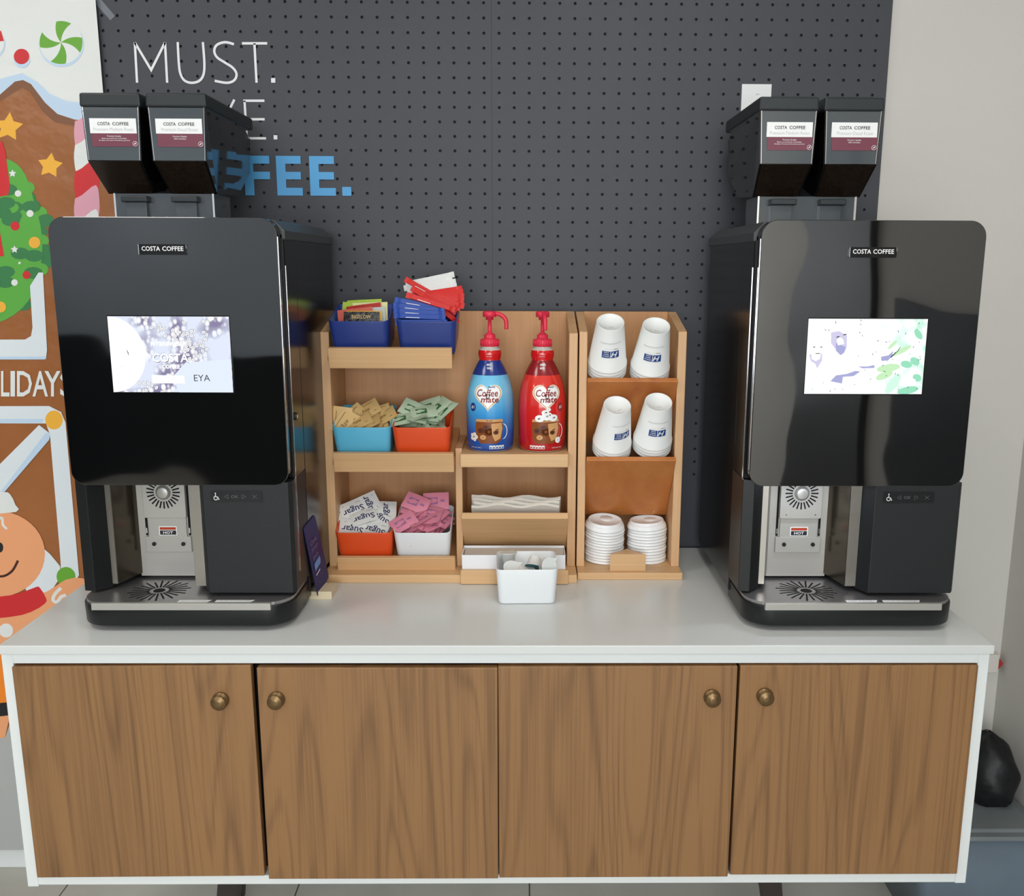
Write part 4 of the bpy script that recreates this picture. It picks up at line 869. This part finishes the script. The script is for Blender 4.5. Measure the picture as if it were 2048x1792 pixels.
def bottle(x, label, kind, spout):
    R = thing('creamer_bottle', label, 'creamer bottle', (x, 2.064, 1.2108))
    body, band = ('cm_sky', 'cm_navy') if kind == 'blue' else ('cm_red', 'cm_wine')
    mats = []
    for (r0, a), (r1, b) in zip(PROF, PROF[1:]):
        mats.append('base_clear' if b <= .0031 else body if b <= .175 else band if b <= .2036 else 'shrink_red' if b <= .2265 else 'base_clear')
    MB().lathe(PROF, body, 40, mats=mats).build('bottle', parent=R, local=True)
    def wrap(e): return lambda u, z: ((prof_r(z)+e)*math.sin(u/.052), -(prof_r(z)+e)*math.cos(u/.052), z)
    def patch(m, pts, mt, e, fan=None):
        "curved patch: polygon about a centre, split in rings so it follows the bottle"
        dn_ = []
        for (a0, b0), (a1, b1) in zip(pts, pts[1:]+pts[:1]):
            k_ = max(1, int(math.hypot(a1-a0, b1-b0)/.004))
            dn_ += [(a0+(a1-a0)*i/k_, b0+(b1-b0)*i/k_) for i in range(k_)]
        pts = dn_
        cx = sum(p[0] for p in pts)/len(pts); cz = sum(p[1] for p in pts)/len(pts); W = wrap(e); n = len(pts); K = 5; vs = [W(cx, cz)]
        for k in range(1, K+1):
            for (a, b) in pts: vs.append(W(cx+(a-cx)*k/K, cz+(b-cz)*k/K))
        fs = [(0, 1+i, 1+(i+1) % n) for i in range(n)]
        for k in range(K-1):
            for i in range(n): a = 1+k*n+i; b = 1+k*n+(i+1) % n; fs.append((a, b, b+n, a+n))
        m.add(vs, fs, mt, True)
    def ell(cx, cz, rx, rz, n=20): return [(cx+rx*math.cos(2*math.pi*k/n), cz+rz*math.sin(2*math.pi*k/n)) for k in range(n)]
    m = MB(); off = -.003 if kind == 'blue' else .010
    def heart(s, dz=0): return [(off+s*.0021*16*math.sin(t)**3*.92, .128+dz+s*.0019*(13*math.cos(t)-5*math.cos(2*t)-2*math.cos(3*t)-math.cos(4*t))) for t in [2*math.pi*k/36 for k in range(36)]]
    patch(m, heart(1.08), 'cm_cream', .0005); patch(m, heart(1.0), 'cm_gold', .0007); patch(m, heart(.93, .0005), 'cm_white', .0009)
    W = wrap(.0013)
    m.text('Coffee', off-.026, .1265, .048, .016, 'cm_ink', fn=W, bold=.012, skew=.12); m.text('mate', off-.015, .1135, .038, .0115, 'cm_ink', fn=W, bold=.02, skew=.12); m.text('Nestl\u00e9', off+.001, .1455, .016, .0042, 'cm_blueink', fn=W, bold=.02)
    # mug of iced coffee
    mx = .002 if kind == 'blue' else .010
    patch(m, [(mx-.031, .072), (mx+.026, .072), (mx+.029, .060), (mx+.025, .030), (mx+.015, .021), (mx-.022, .021), (mx-.031, .030), (mx-.034, .058)], 'cm_coffee', .0006)
    patch(m, [(mx+.002, .066), (mx+.025, .068), (mx+.027, .055), (mx+.022, .032), (mx+.010, .026), (mx+.004, .04)], 'cm_latte', .0008)
    patch(m, [(mx-.031, .076), (mx+.027, .076), (mx+.028, .070), (mx-.033, .070)], 'cm_latte', .0009)
    for (a, b, c_) in ((-.02, .05, .008), (-.008, .058, .007), (-.016, .035, .007), (.012, .046, .006)): patch(m, ell(mx+a, b, c_, c_*.8, 10), 'cm_choc' if b > .04 else 'cm_latte', .0010)
    W2 = wrap(.0012); ring = [(mx+.027+.013*math.sin(t), .048+.018*math.cos(t)) for t in [math.pi*k/14 for k in range(15)]]
    for (a, b) in zip(ring, ring[1:]): m.add([W2(*a), W2(*b), W2(b[0]-.0022 if b[0] > mx+.03 else b[0], b[1]*.96+.0019), W2(a[0]-.0022 if a[0] > mx+.03 else a[0], a[1]*.96+.0019)], [(0, 1, 2, 3)], 'cm_white')
    if kind == 'blue':
        for k in range(5): t = 2*math.pi*k/5; patch(m, ell(-.036+.006*math.cos(t), .035+.006*math.sin(t), .0045, .0045, 10), 'cm_cream', .0011+.0001*k)
        patch(m, ell(-.038, .102, .0075, .0095), 'cm_navy', .0008); m.text('#1', -.042, .098, .008, .008, 'cm_white', fn=wrap(.0011))
    else:
        for (a, b, c_) in ((-.016, .078, .010), (.0, .083, .012), (.014, .079, .010), (-.004, .091, .008), (.003, .098, .005)): patch(m, ell(mx+a, b, c_, c_*.8, 14), 'cm_white', .0011)
        for (a, b) in ((-.018, .077), (.006, .086), (.016, .080), (-.002, .092)): patch(m, ell(mx+a, b, .002, .0014, 8), 'cm_choc', .0014)
        patch(m, ell(.036, .028, .007, .007), 'cm_white', .0012); patch(m, ell(.042, .102, .0065, .0105), 'cm_wine', .0008); m.text('#1', .0385, .0985, .007, .008, 'cm_white', fn=wrap(.0011))
    nx_ = .016 if kind == 'blue' else -.012
    for k in range(5): x0 = nx_-.016+k*.0068; patch(m, [(x0, .0085), (x0+.0058, .0085), (x0+.0058, .0165), (x0, .0165)], 'cm_white', .0008); patch(m, [(x0+.0012, .0095), (x0+.0046, .0095), (x0+.0046, .0135), (x0+.0012, .0135)], body, .0010)
    m.text('64 FL OZ (1.89 L)', -.045 if kind == 'blue' else .022, .009, .027, .0032, 'cm_white', fn=wrap(.0009))
    mn = MB(); mn.text('FRENCH', -.011, .1925, .016, .0045, 'cm_white', fn=wrap(.001), bold=.03) if kind == 'blue' else mn.text('PEPPERMINT', -.009, .1925, .022, .0045, 'cm_white', fn=wrap(.001), bold=.03)
    mn.text('VANILLA' if kind == 'blue' else 'MOCHA', -.009, .1855, .016, .0045, 'cm_white', fn=wrap(.001), bold=.03)
    mn.text('Do Not Refrigerate', -.015, .2165, .026, .003, 'cm_white', fn=wrap(.0008)); mn.text('1 Pump = 1 Serving', -.014, .2115, .024, .003, 'cm_white', fn=wrap(.0008))
    mn.build('neck_print', parent=R, local=True, solid=False); m.build('label_print', parent=R, local=True, solid=False)
    pm = MB(); pm.lathe([(.0195, .2335), (.0208, .2345), (.0208, .2485), (.0195, .2500), (.0125, .2505), (.0125, .2585), (.0118, .2600), (.0085, .2605), (.0085, .263), (.0045, .2635), (.0040, .292), (.0085, .2925), (.0085, .2985), (.0150, .299), (.0155, .3085), (.0125, .3115), (0, .312)], 'pump_red', 26)
    for k in range(22):
        a = 2*math.pi*k/22; pm.box(0, 0, 0, 0, 0, 0, 'pump_red') if False else None
    po = pm.build('pump', parent=R, local=True)
    s = Matrix.Rotation(math.radians(spout), 3, 'Z'); P = [(0, 0, .306), (.014, 0, .3065), (.026, 0, .303), (.035, 0, .295), (.0375, 0, .286), (.0375, 0, .272)]
    MB().tube([s @ Vector(p) for p in smooth_pts(P, 4)], .0047, 'pump_red', 10).build('spout', parent=po, local=True)
    cr_ = MB()
    for k in range(26):
        a = 2*math.pi*k/26; cr_.cyl((.0208*math.cos(a), .0208*math.sin(a), .236), (.0208*math.cos(a), .0208*math.sin(a), .2475), .0009, 'pump_red', 5)
    cr_.build('cap_ribs', parent=po, local=True)
bottle(-.082, 'blue coffee creamer pump bottle with red pump turned sideways', 'blue', -8)
bottle(.036, 'red coffee creamer pump bottle with red pump facing forward', 'red', -82)

# ------------------------------------------------------------------ paper cups and lids
mat('cup_white', (236, 238, 236), .45); mat('cup_blue', (28, 72, 142), .45); mat('cup_grey', (196, 200, 198), .5); mat('lid_white', (240, 243, 244), .3)
def cup_mesh(printed):
    "inverted cup: rim at z=0, closed end up"
    m = MB(); H = .112
    m.lathe([(.0405, .004), (.0432, 0), (.0446, .0015), (.0446, .0042), (.0428, .0055), (.0302, H-.001), (.0298, H), (.0285, H-.0004), (.0278, H-.006), (0, H-.0065)], 'cup_white', 36)
    if printed:
        def wr(e): return lambda u, z: ((.0430-(z-.005)*.1196+e)*math.sin(u/.038), -(.0430-(z-.005)*.1196+e)*math.cos(u/.038), z)
        def rect(x0, x1, z0, z1, mt, e, n=5):
            W = wr(e); vs = [W(x0+(x1-x0)*i/n, z) for z in (z0, z1) for i in range(n+1)]; m.add(vs, [(i, i+1, n+2+i, n+1+i) for i in range(n)], mt)
        rect(-.0195, -.0005, .042, .059, 'cup_blue', .0004); rect(.0008, .0195, .042, .059, 'cup_blue', .0004)
        W = wr(.0008); up = lambda a, b: W(a, b)
        # the emblem is upside down because the cup is: turn text half round
        def flip(cx, cz): return lambda a, b: W(2*cx-a, 2*cz-b)
        f = flip(-.010, .0505)
        m.text('Holiday Inn', -.0175, .0525, .0150, .0038, 'white_print', fn=f, bold=.02); m.text('Express', -.0155, .0475, .011, .0042, 'white_print', fn=f, bold=.02); m.text('& Suites', -.0155, .0435, .011, .0032, 'white_print', fn=f, bold=.02)
        f = flip(.0102, .0505); m.text('H', .0045, .0445, .0115, .012, 'white_print', fn=f, bold=.03, skew=.35)
        rect(.006, .017, .0635, .0645, 'cm_wine', .0005); rect(-.014, .004, .0637, .0643, 'cup_grey', .0005)
        for k in range(14): rect(-.026+k*.0038, -.0235+k*.0038, .077, .0795, 'cup_grey', .0004, 1)
        for k in range(7):
            if k % 3 != 2: m.box(-.020+k*.0055, -.0165+k*.0055, -.0105, -.0098, H-.0063, H-.0062, 'ink')
    return m
CP = [cup_mesh(p).build('cup_proto', local=True) for p in (True, False)]
CA = math.radians(34)
nth = ('topmost', 'second', 'third', 'fourth')
for (x, Y, Zb, yaw, tl_, name) in ((.182, 2.0, 1.5035, 3, 0, 'upper left'), (.2790, 2.0, 1.4955, -7, 1.5, 'upper right'), (.1960, 1.992, 1.3225, 26, 2, 'lower left'), (.2885, 1.992, 1.330, 2, 1, 'lower right')):
    ax = Vector((0, -math.sin(CA), math.cos(CA)))
    for k in range(4):
        o = CP[0 if k == 0 else 1].copy(); o.name = 'paper_cup'; COL.objects.link(o)
        base = Vector((x, Y, Zb))-ax*(.112+.0085*k)
        o.matrix_world = Matrix.Translation(base) @ Matrix.Rotation(CA, 4, 'X') @ Matrix.Rotation(math.radians(tl_*(1 if x > .23 else 1)), 4, 'Y') @ Matrix.Rotation(math.radians(yaw), 4, 'Z')
        tag(o, '%s white paper cup from the top of the %s stack in cup rack' % (nth[k], name), 'paper cup', 'paper cups in the cup rack')
for o in CP: bpy.data.objects.remove(o)
def lid_mesh():
    m = MB(); m.lathe([(.0440, .0005), (.0462, 0), (.0465, .002), (.0455, .0055), (.0445, .0062), (.0440, .0095), (.0430, .0105), (.0405, .0108), (.0400, .0165), (.0392, .0178), (.0375, .0175), (.0365, .0140), (0, .0135)], 'lid_white', 36)
    m.lathe([(.016, 0), (.015, .0012), (.0, .0016)], 'lid_white', 20, (.010, .012, .0136)); m.box(-.012, .012, -.0345, -.030, .0142, .0144, 'carton_in')
    return m
lp = lid_mesh().build('lid_proto', local=True)
words = ('topmost', 'second', 'third', 'fourth', 'fifth', 'sixth', 'seventh', 'eighth', 'ninth', 'tenth', 'eleventh', 'twelfth')
for (x, lean, n, nm) in ((.1855, 7, 12, 'left'), (.2870, 0, 12, 'right')):
    for k in range(n):
        o = lp.copy(); o.name = 'cup_cover'; COL.objects.link(o); h = .9375+.0072*k; t = k/(n-1)
        o.matrix_world = Matrix.Translation((x+.0008*math.sin(k*2.1), 2.092-(.010*t if lean else -.002), h+(.004*t if lean else 0))) @ Matrix.Rotation(math.radians(lean*t), 4, 'X') @ Matrix.Rotation(math.radians(-3*t if not lean else 2), 4, 'Y') @ Matrix.Rotation(.4 if lean else 0, 4, 'Z')
        tag(o, '%s white plastic lid from the top of the %s lid stack' % (words[n-1-k], nm), 'cup lid', 'cup lids on the rack tray')
bpy.data.objects.remove(lp)

# ------------------------------------------------------------------ small sign in a wooden block
sg = thing('card_sign', 'small navy card sign slotted in a pale wooden block by left machine', 'sign', (-.442, 1.893, .92))
MB().box(-.4695, -.4150, 1.865, 1.922, .92, .9375, 'pale_wood').build('wooden_block', parent=sg, bevel=.001)
mat('card_navy', (34, 38, 96), .6); mat('card_back', (22, 22, 28), .5); mat('card_text', (120, 116, 160), .5); mat('card_blue', (92, 146, 210), .45)
bf, bb, tf, tb = Vector((-.4435, 1.864, .9245)), Vector((-.4375, 1.948, .9425)), Vector((-.4512, 1.798, 1.097)), Vector((-.4512, 1.897, 1.0995))
nrm = (bb-bf).cross(tf-bf).normalized(); nrm = nrm if nrm.x > 0 else -nrm
def bil(a, b): return bf*(1-a)*(1-b)+bb*a*(1-b)+tf*(1-a)*b+tb*a*b
cs = MB(); pts = [bil(a, b) for a, b in rrect(0, 1, 0, 1, .07, 4)]
cs.loft(pts, [p-nrm*.0015 for p in pts], 'card_navy')
W_ = lambda a, b: bil(a, b)+nrm*.0022
for (t_, a, b, w, h) in (('One', .15, .70, .5, .07), ('Step', .15, .60, .5, .07), ('Inn', .15, .50, .4, .07)): cs.text(t_, a, b, w, h, 'card_text', fn=W_)
cs.poly([W_(a, b) for a, b in ((.12, .36), (.58, .36), (.62, .40), (.62, .46), (.16, .46), (.12, .43))], 'card_blue'); cs.poly([W_(a, b) for a, b in ((.12, .29), (.45, .29), (.45, .305), (.12, .305))], 'white_print')
cs.build('sign_card', parent=sg)

# ------------------------------------------------------------------ things right of the cabinet
mat('tote_plastic', (104, 118, 130), .3, var=.12, vscale=5); mat('tote_lid', (118, 124, 126), .35, var=.1, vscale=8); mat('bag_black', (16, 18, 20), .5, bump=.5, bscale=14)
tt = thing('storage_tote', 'blue grey plastic storage tote on the floor right of cabinet', 'storage tote', (1.09, 2.09, 0))
m = MB(); m.loft([(x, y, 0) for x, y in rrect(.965, 1.225, 1.965, 2.225, .03, 4)], [(x, y, .285) for x, y in rrect(.945, 1.240, 1.950, 2.240, .03, 4)], 'tote_plastic', True); m.build('tub', parent=tt)
m = MB(); m.loft([(x, y, .2855) for x, y in rrect(.938, 1.2445, 1.943, 2.247, .03, 4)], [(x, y, .297) for x, y in rrect(.938, 1.2445, 1.943, 2.247, .03, 4)], 'tote_lid'); m.loft([(x, y, .297) for x, y in rrect(.955, 1.232, 1.96, 2.23, .03, 4)], [(x, y, .303) for x, y in rrect(.962, 1.225, 1.967, 2.223, .03, 4)], 'tote_lid'); m.build('lid', parent=tt, bevel=.002)
bm_ = MB(); n = 22; rings = []
rb = random.Random(2)
for j in range(12):
    t = j/11; zz = .3035+.165*t; rr = [.86, 1, 1.05, 1.07, 1.07, 1.05, 1.0, .94, .85, .72, .5, .1][j]
    rings.append([(1.172+.068*rr*math.cos(a)*(1+.06*math.sin(3*a+j*.7)), 2.125+.085*rr*math.sin(a)*(1+.07*math.sin(5*a+j)), zz+.004*math.sin(4*a+j)*(0 if j == 0 else 1)) for a in [2*math.pi*k/n for k in range(n)]])
for a, b in zip(rings, rings[1:]): bm_.loft(a, b, 'bag_black', True, caps=False)
bm_.poly(rings[0][::-1], 'bag_black'); bm_.poly(rings[-1], 'bag_black')
tag(bm_.build('black_bag'), 'black bag slumped on the tote lid in the room corner', 'bag')
mat('plastic_white', (214, 210, 202), .4); mat('switch_red', (172, 50, 44), .35)
wb = thing('wall_box', 'small white wall box with a red button at the corner', 'wall box', (1.228, WY, .58))
MB().box(1.205, 1.243, 2.240, WY-.0005, .575, .626, 'plastic_white').build('housing', parent=wb, bevel=.003)
MB().prism_y([(1.2435, .585), (1.2555, .600), (1.2435, .615)], 2.243, 2.258, 'switch_red').build('red_button', parent=wb)
